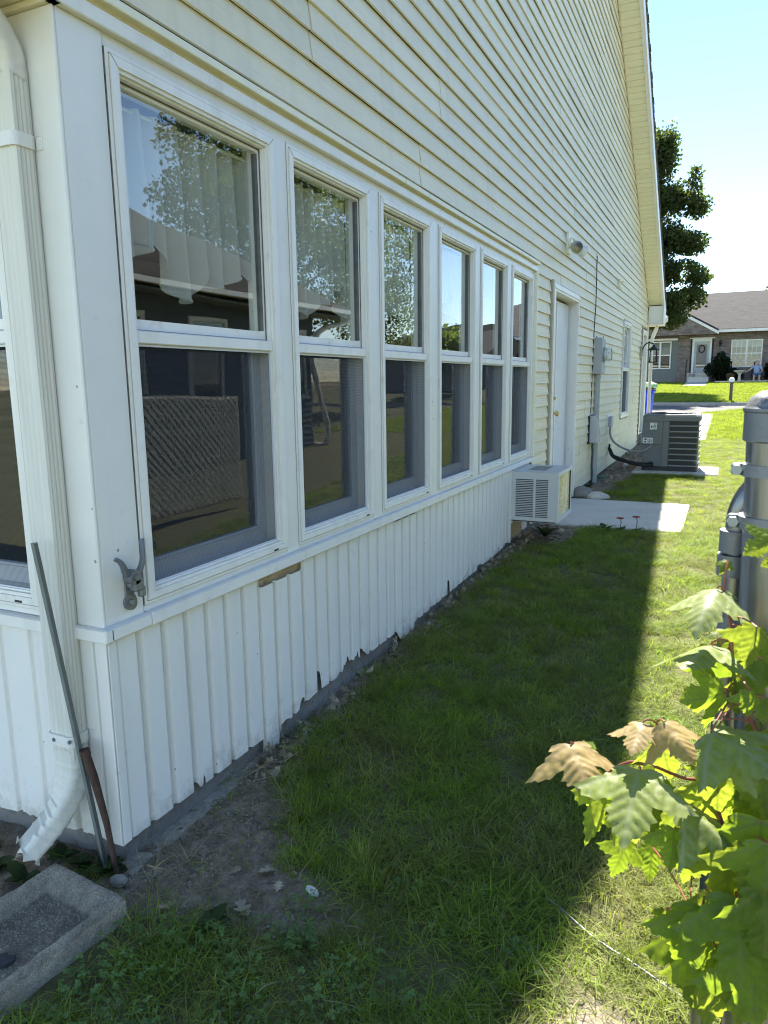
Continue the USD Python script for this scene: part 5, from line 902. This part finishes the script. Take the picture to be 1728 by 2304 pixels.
def scatter(name, label, protos, m, xy, scale, seed, tilt=.1, dz=0.0, zfun=gh, cat_=None):
    r = np.random.default_rng(seed); pi = UsdGeom.PointInstancer.Define(stage, path_for(name, '/World')); tag(pi.GetPrim(), label, cat_, None, 'stuff'); path = str(pi.GetPath())
    ms = m if isinstance(m, list) else [m] * len(protos)
    for i, (pr, mm) in enumerate(zip(protos, ms)):
        q = usdkit.mesh(stage, f'{path}/tuft_{i + 1:03d}', pr, mm); pi.GetPrototypesRel().AddTarget(q.GetPath())
    n = len(xy); z = zfun(xy[:, 0], xy[:, 1]) + dz
    pi.CreatePositionsAttr(Vt.Vec3fArray.FromNumpy(np.c_[xy, z].astype(np.float32))); pi.CreateProtoIndicesAttr(Vt.IntArray.FromNumpy(r.integers(0, len(protos), n).astype(np.int32)))
    pi.CreateOrientationsAttr(Vt.QuathArray(quats(r.uniform(0, 6.28, n), r.normal(0, tilt, n), r.normal(0, tilt, n)))); s = np.broadcast_to(scale, n) * r.uniform(.75, 1.25, n)
    pi.CreateScalesAttr(Vt.Vec3fArray.FromNumpy(np.stack([s, s, s * r.uniform(.8, 1.2, n)], 1).astype(np.float32))); return pi
def pts(x0, x1, y0, y1, dens, seed):
    r = np.random.default_rng(seed); n = int((x1 - x0) * (y1 - y0) * dens); return np.c_[r.uniform(x0, x1, n), r.uniform(y0, y1, n)]
CLOVER = Polygon([(-.2, .5), (.95, .5), (1.02, 1.0), (.85, 1.25), (.62, 1.33), (.40, 1.28), (.2, 1.2), (.15, .9)])
def inview(p, m=.35): return (p[:, 0] > .0 - (p[:, 1] < 1.4) * .6) & (p[:, 0] < 1.5 + .14 * p[:, 1] + m)
g1 = np.vstack([pts(-.4, 2.4, .5, 3.0, 330, 1), pts(0, 2.9, 3.0, 6.6, 250, 2), pts(0, 4.0, 6.6, 16, 150, 3)])
g1 = g1[inview(g1)]; L_ = lawn(g1[:, 0], g1[:, 1]); thin = fb(g1[:, 0], g1[:, 1], 4.5, 61); r = np.random.default_rng(5)
keep = (L_ > .5) & (r.random(len(g1)) < np.where((g1[:, 1] < 1.9) & (g1[:, 0] < 1.15), sm(.22, .55, thin) * .4 + .6, sm(.12, .4, thin) * .3 + .7)) & ~((inpoly(CLOVER, g1[:, 0], g1[:, 1])) & (r.random(len(g1)) < .15)); keep &= ~((g1[:, 0] < .2) & (g1[:, 1] < 1.29)); g1 = g1[keep]
hs = .90 + .28 * fb(g1[:, 0], g1[:, 1], 2.2, 62) + .2 * (fb(g1[:, 0], g1[:, 1], 7, 63) - .5)
green = [blade_tuft(300 + i, 58, .020, .056, .075, .0026, (.5, 2.0)) for i in range(8)]
scatter('grass', 'mown green lawn grass beside the house', green, grass_m, g1, hs, 21, .12)
g2 = g1[r.random(len(g1)) < .42 * sm(.4, .65, fb(g1[:, 0], g1[:, 1], 3.0, 71)) + .06]; scatter('dry_grass', 'dry straw coloured blades among the lawn', [blade_tuft(330 + i, 12, .02, .06, .06, .0022, (.6, 1.8)) for i in range(4)], dry_m, g2, .9, 22, .25)
sp = pts(-.1, 1.0, 1.2, 2.2, 150, 8); sp = sp[(lawn(sp[:, 0], sp[:, 1]) < .5) & (sp[:, 0] > .03)]; scatter('sparse_grass', 'scattered weak grass blades on the bare soil', [blade_tuft(350 + i, 7, .015, .06, .05, .0026, (.4, 1.6)) for i in range(4)], [grass_m, dry_m, grass_m, dry_m], sp, .85, 23, .3)
lt = pts(.0, 2.0, 1.2, 1.9, 60, 9)
big = np.array([(.27, 1.93), (.30, 1.86), (.36, 1.80), (.27, 2.05), (.50, 1.62), (.20, 2.12), (.70, 1.62), (.62, 1.70), (1.16, 1.5), (1.14, 1.42), (1.38, 1.62)]); scatter('grass_clump', 'longer uncut grass clumps at the edge of the soil', [blade_tuft(370 + i, 70, .05, .14, .045, .0036, (.3, 1.0)) for i in range(4)], grass_m, big, .72, 24, .05)
cl = pts(-.3, 1.1, .5, 1.5, 230, 10); cl = cl[inpoly(CLOVER.buffer(.08), cl[:, 0], cl[:, 1]) & (lawn(cl[:, 0], cl[:, 1]) > .3) & ~((cl[:, 0] < .19) & (cl[:, 1] < 1.28))]; cl = np.vstack([cl, pts(.5, 1.2, 1.2, 1.75, 45, 11), pts(.3, .7, 1.25, 1.4, 130, 14)]); scatter('clover', 'low clover patch in the foreground lawn', [clover_tuft(400 + i, 14, .05) for i in range(6)], clover_m, cl, 1.0, 25, .1)
far = np.vstack([pts(-3, 7, 29.5, 44.4, 55, 12), pts(.3, 8, 16, 29, 70, 13)]); far = far[(lawn(far[:, 0], far[:, 1]) > .5) & ~inpoly(sbox(-.6, 40.5, .6, 44.6), far[:, 0], far[:, 1])]
scatter('far_grass', 'sunlit lawn grass across the lane', [blade_tuft(430 + i, 46, .03, .08, .11, .0055, (.2, .9)) for i in range(5)], grass_m, far, 1.1, 26, .1)
lf = np.vstack([pts(0.0, .17, 1.95, 6.4, 620, 15), pts(.0, .50, 5.6, 6.5, 160, 16), pts(.02, .45, 8.15, 13, 110, 17), pts(-.6, .0, .9, 1.38, 120, 18)]); ok = (lawn(lf[:, 0], lf[:, 1]) < .5) & ~inpoly(SLAB, lf[:, 0], lf[:, 1]) & ~((lf[:, 1] < 1.4) & (lf[:, 0] > -.16)); scatter('leaf_litter', 'dead brown leaves along the foot of the wall', [litter_leaf(500 + i) for i in range(6)], straw, lf[ok], .9, 27, .35, .012)
st = pts(-.02, 1.0, 1.2, 2.1, 300, 19); st = st[(lawn(st[:, 0], st[:, 1]) < .5) & (st[:, 0] > .02)]
def chips(seed, n):
    r = np.random.default_rng(seed); ms = []
    for _ in range(n): k = trimesh.creation.icosphere(1, 1); k.vertices = k.vertices * r.uniform(.0015, .005, 3) + np.r_[r.uniform(-.04, .04, 2), .001]; ms.append(k)
    return np.array(cat(ms).vertices), np.array(cat(ms).faces)
scatter('soil_crumbs', 'small soil crumbs and pebbles on the bare patch', [chips(520 + i, 14) for i in range(4)], [mat('soil_crumb', (.19, .155, .11), .95, n1=(40, .4)), mat('grit', (.30, .26, .20), .95, n1=(40, .3))] * 2, st, 1.0, 28, .1)
ss = pts(-.02, .85, 1.2, 2.1, 520, 20); ss = ss[fb(ss[:, 0], ss[:, 1], 7, 91) > .42]; ss = ss[(lawn(ss[:, 0], ss[:, 1]) < .5) & (ss[:, 0] > .02)]; ss = np.vstack([ss, pts(.0, .2, 1.95, 6.2, 300, 23), pts(1.15, 1.5, 1.25, 1.5, 120, 24)]); scatter('straw', 'bits of dry straw and clippings on the soil', [blade_tuft(540 + i, 7, .016, .036, .06, .0022, (1.6, 3.2)) for i in range(4)], dry_m, ss, 1.1, 29, .5)

def broad_weed(name, lab, x, y, n, L, seed, m=weed_m, catg='weed', fl=False):
    r = np.random.default_rng(seed); t = thing(name, lab, catg, (x, y, float(gh(x, y))))
    for i in range(n):
        a = i * 2.4 + r.uniform(-.3, .3); e = np.array([math.cos(a), math.sin(a), 0]); ll = L * r.uniform(.6, 1.2); up = r.uniform(.5, 1.3)
        ks = np.linspace(0, 1, 8); c = e * (ks * ll * .8)[:, None] + np.c_[0 * ks, 0 * ks, ll * (up * ks - .55 * ks ** 2)]; wv = ll * .26 * np.sin(np.clip(ks * 1.05, 0, 1) * math.pi) ** .8 + .001; sd = np.array([-e[1], e[0], 0]); v = np.vstack([c - sd * wv[:, None] + [0, 0, .1 * L * .3], c, c + sd * wv[:, None] + [0, 0, .1 * L * .3]])
        f = []
        for q in range(7):
            for o in (0, 8): f += [(o + q, o + q + 8, o + q + 9), (o + q, o + q + 9, o + q + 1)]
        obj('leaf', (v, np.array(f)), m, t, smooth=True)
    if fl:
        obj('stem', tube([(0, 0, 0), (.01, 0, L * 1.0), (.0, .01, L * 1.5)], .003, 5), m, t)
        for q in range(6): a = q * 1.05; k = trimesh.creation.icosphere(2, 1); k.vertices = k.vertices * (.016, .012, .006) + (.018 * math.cos(a), .018 * math.sin(a), L * 1.5); obj('petal', k, red_petal, t)
    return t
broad_weed('broadleaf_weed', 'broad green weed under the air conditioner', .20, 5.95, 9, .15, 1); broad_weed('broadleaf_weed', 'small green weed beside the first red flower', .62, 6.42, 6, .11, 2); broad_weed('broadleaf_weed', 'thin weed at the foot of the siding beyond the door', .05, 8.9, 6, .14, 3)
broad_weed('red_flower', 'small red flower at the slab edge, nearer the wall', .74, 6.44, 4, .08, 4, fl=True, catg='flower'); broad_weed('red_flower', 'small red flower at the slab edge, farther from the wall', .87, 6.46, 4, .09, 5, fl=True, catg='flower')
for i, (x, y, lab) in enumerate([(-.33, 1.22, 'reddish weed at the skirting left of the spout'), (-.27, 1.12, 'tall green weed at the left frame edge'), (-.12, 1.33, 'small weed behind the spout outlet'), (-.02, 1.345, 'weed rosette by the leaning bars'), (-.20, 1.34, 'dark weed under the torn skirting'), (.38, 1.30, 'pale broad weed in the clover edge'), (-.40, 1.10, 'yellowing weed left of the splash block'), (-.22, 1.22, 'leafy weed between the skirting and the splash block'), (-.44, 1.28, 'weed tuft under the left skirting boards'), (-.17, 1.05, 'weed against the left rim of the splash block')]): broad_weed('corner_weed', lab, x, y, 10, .06, 10 + i, catg='weed')

# ------------------------------------------------------------------ maple sapling beside the gate post
HALF = [(0, 0), (.07, -.03), (.18, -.055), (.27, -.04), (.33, .03), (.285, .075), (.38, .10), (.41, .165), (.52, .185), (.60, .27), (.74, .35), (.61, .38), (.59, .455), (.47, .455), (.42, .50), (.33, .45), (.225, .45), (.25, .54), (.31, .60), (.235, .64), (.25, .72), (.165, .75), (.16, .83), (.085, .86), (.055, .94), (0, 1.0)]
LP = Polygon(HALF + [(-x, y) for x, y in HALF[::-1][1:-1]]).buffer(0)
from scipy.spatial import Delaunay
def maple_leaf(w, seed):
    r = np.random.default_rng(seed); p = affinity.scale(LP, w * .92, 1, origin=(0, 0)); p = shapely.segmentize(p, .03); b = np.array(p.exterior.coords)[:-1]; b = b + (fb(b[:, 0] + seed, b[:, 1], 9, seed)[:, None] - .5) * .045
    p = Polygon(b).buffer(0); p = max(getattr(p, 'geoms', [p]), key=lambda q: q.area); b = np.array(p.exterior.coords)[:-1]
    X_, Y_ = np.meshgrid(np.arange(-.8, .8, .03), np.arange(-.1, 1.02, .03)); q = np.c_[X_.ravel(), Y_.ravel()]; q = q[shapely.contains_xy(p.buffer(-.012), q[:, 0], q[:, 1])]; q = np.vstack([b, q + r.uniform(-.004, .004, q.shape)])
    t = Delaunay(q).simplices; c = q[t].mean(1); t = t[shapely.contains_xy(p, c[:, 0], c[:, 1])]
    mains = [LineString([(0, 0), (0, .97)]), LineString([(0, 0), (.36 * w, .20), (.62 * w, .38)]), LineString([(0, 0), (-.36 * w, .20), (-.62 * w, .38)]), LineString([(0, 0), (.37 * w, -.01)]), LineString([(0, 0), (-.37 * w, -.01)])]
    sec = [LineString([(0, y), (s * (.26 - .12 * y) * w, y + .16)]) for y in (.22, .36, .5, .64, .76) for s in (1, -1)] + [LineString([(s * k * w, k * .6), (s * (k + .03) * w, k * .6 + .17)]) for k in (.2, .32, .44) for s in (1, -1)] + [LineString([(s * k * w, k * .58), (s * (k + .14) * w, k * .55 - .02)]) for k in (.2, .34) for s in (1, -1)]
    P_ = shapely.points(q); dm = np.min([shapely.distance(l, P_) for l in mains], 0); d2 = np.min([shapely.distance(l, P_) for l in sec], 0)
    vein = np.maximum(np.exp(-(dm / .02) ** 2), .6 * np.exp(-(d2 / .014) ** 2)); x, y = q[:, 0], q[:, 1]
    z = .016 * (1 - np.exp(-(np.minimum(dm, d2 * 1.3) / .055) ** 2)) - .03
    fold, droop, curl = r.uniform(.12, .62), r.uniform(.2, .9), r.uniform(-.15, .35); ang = droop * np.clip(y, 0, 1.1); cy2 = np.where(droop > 1e-3, np.sin(ang) / droop, y); cz = -(1 - np.cos(ang)) / droop
    z = z - fold * np.abs(x) ** 1.3 - curl * (x ** 2) + cz + .05 * (fb(x, y, 4, seed + 5) - .5) + .02 * np.sin(x * 7 + seed) * y
    return np.c_[x * (1 - .12 * fold), np.where(y > 0, cy2, y), z], t, vein
sap = thing('maple_sapling', 'backlit young maple with large drooping leaves by the gate post', 'sapling')
BR = {'stem': [(1.66, .93, -.06), (1.655, .94, .3), (1.65, .95, .62), (1.64, .97, .95), (1.63, .99, 1.2)],
 'a': [(1.587, 0.97, 0.632), (1.569, 0.95, 0.705), (1.532, 0.95, 0.723), (1.482, 0.97, 0.723), (1.428, 0.97, 0.764)],
 'b': [(1.532, 0.95, 0.723), (1.515, 0.97, 0.756), (1.495, 0.98, 0.787), (1.467, 0.99, 0.81), (1.443, 0.99, 0.826)],
 'c': [(1.585, 1.0, 0.742), (1.581, 1.0, 0.768), (1.522, 0.97, 0.779), (1.486, 0.99, 0.754), (1.414, 1.0, 0.758), (1.369, 1.01, 0.721), (1.333, 1.01, 0.755)],
 'd': [(1.586, 1.0, 0.805), (1.564, 1.05, 0.819), (1.538, 1.0, 0.888), (1.53, 1.0, 0.931), (1.526, 1.0, 0.969), (1.514, 1.02, 1.014)],
 'e': [(1.595, 0.95, 0.571), (1.563, 0.92, 0.648), (1.522, 0.92, 0.645), (1.501, 0.92, 0.613)]
}
segs = []
for k, p in BR.items():
    q = smoothpath(p, 26); segs.append(q); obj('branch', tube(q, .0055 if k == 'stem' else .0026, 8, np.linspace(1, .75, 26)), stem_m if k == 'stem' else twig, sap, smooth=True)
for k in 'abcde':
    s_ = segs[0][np.argmin(np.linalg.norm(segs[0] - np.array(BR[k][0]) - [0, 0, -.06], axis=1))]; obj('branch', tube(smoothpath([s_, (s_ + np.array(BR[k][0])) / 2 + [0, 0, -.004], BR[k][0]], 8), .003, 7), twig, sap, smooth=True)
allp = np.vstack(segs[1:] + [segs[0][8:]])
LEAVES = [
 (1.327,1,0.769,0.47,-0.68,-0.56,0.27,-0.49,0.83,0.084,1.35,2),
 (1.426,0.98,0.83,-0.12,-0.92,-0.37,-0.06,-0.36,0.93,0.062,1.1,2),
 (1.454,0.97,0.84,0.64,-0.59,-0.49,0.13,-0.55,0.83,0.065,1.2,2),
 (1.451,1,0.792,0.28,0.1,-0.95,0.35,-0.94,0.01,0.06,1.25,1),
 (1.511,0.92,0.862,0.83,-0.48,-0.29,0.16,-0.29,0.94,0.104,1.15,3),
 (1.516,0.95,0.847,0.59,-0.62,-0.52,0.13,-0.56,0.82,0.088,0.9,3),
 (1.428,0.93,0.788,-0.05,-0.87,-0.49,-0.07,-0.49,0.87,0.113,1.05,3),
 (1.43,0.95,0.775,0.19,-0.06,-0.98,0.44,-0.89,0.14,0.098,0.75,0),
 (1.41,0.97,0.698,-0.07,-0.31,-0.95,-0.02,-0.95,0.31,0.059,0.9,1),
 (1.417,0.98,0.687,0.21,0.03,-0.98,0.28,-0.96,0.03,0.05,0.8,1),
 (1.412,1,0.634,-0.26,-0.34,-0.9,0.25,-0.93,0.27,0.062,0.9,0),
 (1.476,0.93,0.714,-0.05,-0.41,-0.91,0.49,-0.8,0.33,0.056,1.1,0),
 (1.486,0.95,0.692,0.35,0.03,-0.94,0.7,-0.67,0.24,0.069,0.8,0),
 (1.489,0.92,0.754,0.81,-0.46,-0.35,0.26,-0.26,0.93,0.095,0.95,3),
 (1.522,0.96,0.783,0.07,-0.09,-0.99,0.42,-0.9,0.11,0.073,1.3,1),
 (1.486,0.98,0.728,-0.31,-0.9,0.3,-0.04,0.33,0.94,0.057,1,3),
 (1.517,0.95,0.691,0.92,0.03,-0.4,0.24,-0.85,0.48,0.048,0.8,1),
 (1.518,0.97,0.678,0.45,-0.15,-0.88,0.15,-0.96,0.24,0.077,0.75,0),
 (1.569,0.88,0.746,-0.04,-0.28,-0.96,0.43,-0.87,0.24,0.068,1.3,1),
 (1.577,0.86,0.765,0.02,-0.02,-1,0.35,-0.94,0.03,0.076,1.2,0),
 (1.521,0.9,0.657,0.15,-0.4,-0.91,0.09,-0.91,0.41,0.039,1.2,1),
 (1.501,0.9,0.626,-0.07,-0.45,-0.89,0.46,-0.81,0.37,0.077,1,0),
 (1.551,0.87,0.672,0.14,-0.38,-0.92,0.32,-0.86,0.4,0.065,1.25,1),
 (1.471,0.95,0.577,-0.44,-0.33,-0.83,0.68,-0.73,-0.06,0.025,1.2,1),
 (1.38,1,0.728,-0.19,-0.52,-0.83,0.35,-0.83,0.43,0.102,0.6,1),
 (1.37,1.02,0.706,-0.26,-0.14,-0.96,0.22,-0.97,0.09,0.057,0.8,1),
 (1.565,0.98,0.778,0.27,-0.33,-0.91,0.5,-0.76,0.42,0.062,1.1,0),
 (1.581,1,0.755,-0.12,-0.49,-0.86,0.23,-0.86,0.45,0.047,0.9,1),
 (1.555,1.04,0.795,0.4,-0.12,-0.91,0.29,-0.92,0.25,0.052,1,0),
 (1.524,1.06,0.815,-0.39,-0.92,-0.06,0.2,-0.14,0.97,0.021,1.2,0),
 (1.565,1.06,0.819,0.32,0.06,-0.95,0.64,-0.75,0.17,0.046,1.1,0),
 (1.552,1.02,0.682,-0.08,-0.17,-0.98,0.49,-0.86,0.11,0.057,1.1,0),
 (1.581,0.95,0.628,0.02,-0.2,-0.98,0.41,-0.89,0.19,0.069,1.2,0),
 (1.537,0.98,0.592,0.08,-0.43,-0.9,0.31,-0.85,0.44,0.058,1,0),
 (1.57,1.02,0.622,0.01,-0.42,-0.91,0.31,-0.86,0.4,0.062,1,0),
 (1.444,1.04,0.608,-0.01,-0.38,-0.92,0.29,-0.89,0.36,0.05,1.1,0),
 (1.499,1.02,0.607,-0.33,-0.2,-0.92,0.31,-0.95,0.09,0.032,1.1,1),
 (1.51,0.97,0.569,0.25,-0.31,-0.92,0.51,-0.76,0.4,0.05,1,0),
 (1.576,0.92,0.598,0.23,-0.21,-0.95,0.19,-0.95,0.26,0.054,1.1,0),
 (1.342,1.02,0.759,0.75,0.14,-0.65,0.66,-0.21,0.72,0.046,0.9,1),
 (1.506,1.02,1.017,-0.24,-0.93,-0.29,-0.08,-0.27,0.96,0.098,0.95,3),
 (1.504,1,0.947,-0.32,-0.93,-0.16,-0.18,-0.1,0.98,0.095,1.15,3),
 (1.501,1.02,0.936,-0.19,-0.33,-0.93,0.28,-0.92,0.27,0.035,1,0),
 (1.551,0.92,1.001,-0.25,-0.26,-0.93,0.64,-0.77,0.04,0.051,1.35,1),
 (1.524,0.97,0.892,-0.89,-0.41,-0.21,0.39,-0.91,0.16,0.058,1.3,0),
 (1.52,1,0.883,-0.66,-0.26,0.7,0.63,-0.7,0.34,0.04,1,0),
 (1.562,0.9,1.115,-0.74,-0.51,-0.43,0.28,-0.82,0.49,0.047,1,1),
 (1.573,0.92,1.088,-0.84,-0.42,-0.35,0.2,-0.83,0.51,0.029,1,1),
 (1.517,1.05,1.049,-0.38,-0.61,-0.7,-0.03,-0.75,0.67,0.025,0.8,1),
 (1.52,1.03,0.958,-0.04,-0.85,-0.53,0.35,-0.51,0.79,0.035,1,3),
 (1.52,1.05,0.919,-0.77,-0.56,-0.3,0.09,-0.56,0.82,0.013,1,0),
 (1.55,0.95,0.909,0.01,-0.32,-0.95,0.53,-0.8,0.28,0.033,1.2,0),
 (1.567,1,0.935,-0.09,-0.26,-0.96,0.36,-0.91,0.22,0.044,1.2,0),
 (1.567,0.95,0.98,0.19,-0.19,-0.96,0.68,-0.68,0.27,0.038,1.2,0),
 (1.571,1,0.882,0.04,-0.25,-0.97,0.52,-0.82,0.23,0.035,1.3,0),
 (1.536,1.05,0.851,0.51,-0.19,-0.84,0.27,-0.89,0.37,0.022,1.1,0),
 (1.487,1.03,0.858,-0.89,-0.34,-0.3,0.2,-0.89,0.42,0.022,1,1),
 (1.514,0.88,0.648,-0.01,-0.3,-0.95,0.56,-0.79,0.24,0.086,1.1915,0),
 (1.533,0.9,0.583,0.07,-0.43,-0.9,0.49,-0.77,0.41,0.101,1.1046,1),
 (1.558,0.92,0.589,0.05,-0.39,-0.92,0.32,-0.87,0.38,0.101,1.03574,1),
 (1.506,0.93,0.576,0.05,-0.34,-0.94,0.39,-0.86,0.33,0.098,1.06501,0),
 (1.551,0.87,0.68,0.12,-0.4,-0.91,0.32,-0.85,0.41,0.111,1.07254,0),
 (1.577,0.86,0.707,0.1,-0.07,-0.99,0.57,-0.81,0.12,0.1,0.964627,0),
 (1.571,0.88,0.6,0.09,-0.08,-0.99,0.52,-0.85,0.12,0.094,1.24975,0),
 (1.539,0.93,0.721,0.03,-0.35,-0.94,0.37,-0.87,0.33,0.099,1.02035,1),
 (1.572,0.9,0.766,0.04,-0.04,-1,0.13,-0.99,0.05,0.109,1.08048,0),
 (1.563,0.98,0.841,0.17,-0.22,-0.96,0.31,-0.91,0.27,0.111,1.2193,1),
 (1.55,1,0.952,0.1,-0.11,-0.99,0.38,-0.92,0.14,0.094,1.20327,0),
 (1.526,1,0.753,-0.04,-0.42,-0.91,0.28,-0.88,0.4,0.084,1.09791,0),
 (1.496,1.02,0.687,-0.18,-0.17,-0.97,0.27,-0.95,0.12,0.081,1.15301,1),
]
for i, (x, y, z, dx_, dy_, dz_, nx1, ny1, nz1, L, w, tint) in enumerate(LEAVES):
    v, t, vein = maple_leaf(w, 700 + i); d = np.array([dx_, dy_, dz_]); d /= np.linalg.norm(d); nn = np.array([nx1, ny1, nz1]); nn -= d * (nn @ d); nn /= np.linalg.norm(nn); u = np.cross(d, nn)
    # start higher than the drawn direction so that the drooping tip ends where it should
    v = v * L; Pb = np.array([x, y, z]); th = .22; d2_ = d * math.cos(th) + nn * math.sin(th); n2_ = nn * math.cos(th) - d * math.sin(th)
    wv = Pb + v[:, :1] * u + v[:, 1:2] * d2_ + v[:, 2:] * n2_
    lf = obj('leaf', (wv, t), maple[int(tint)], sap, smooth=True); add_primvar(lf, 'vein', vein)
    q = allp[np.argmin(np.linalg.norm(allp - Pb, axis=1))]
    if np.linalg.norm(q - Pb) > .12: q = Pb + (q - Pb) / np.linalg.norm(q - Pb) * .12
    obj('petiole', tube(smoothpath([Pb, Pb * .6 + q * .4 + np.array([0, 0, .004]), q], 8), .0012, 5), twig, lf)
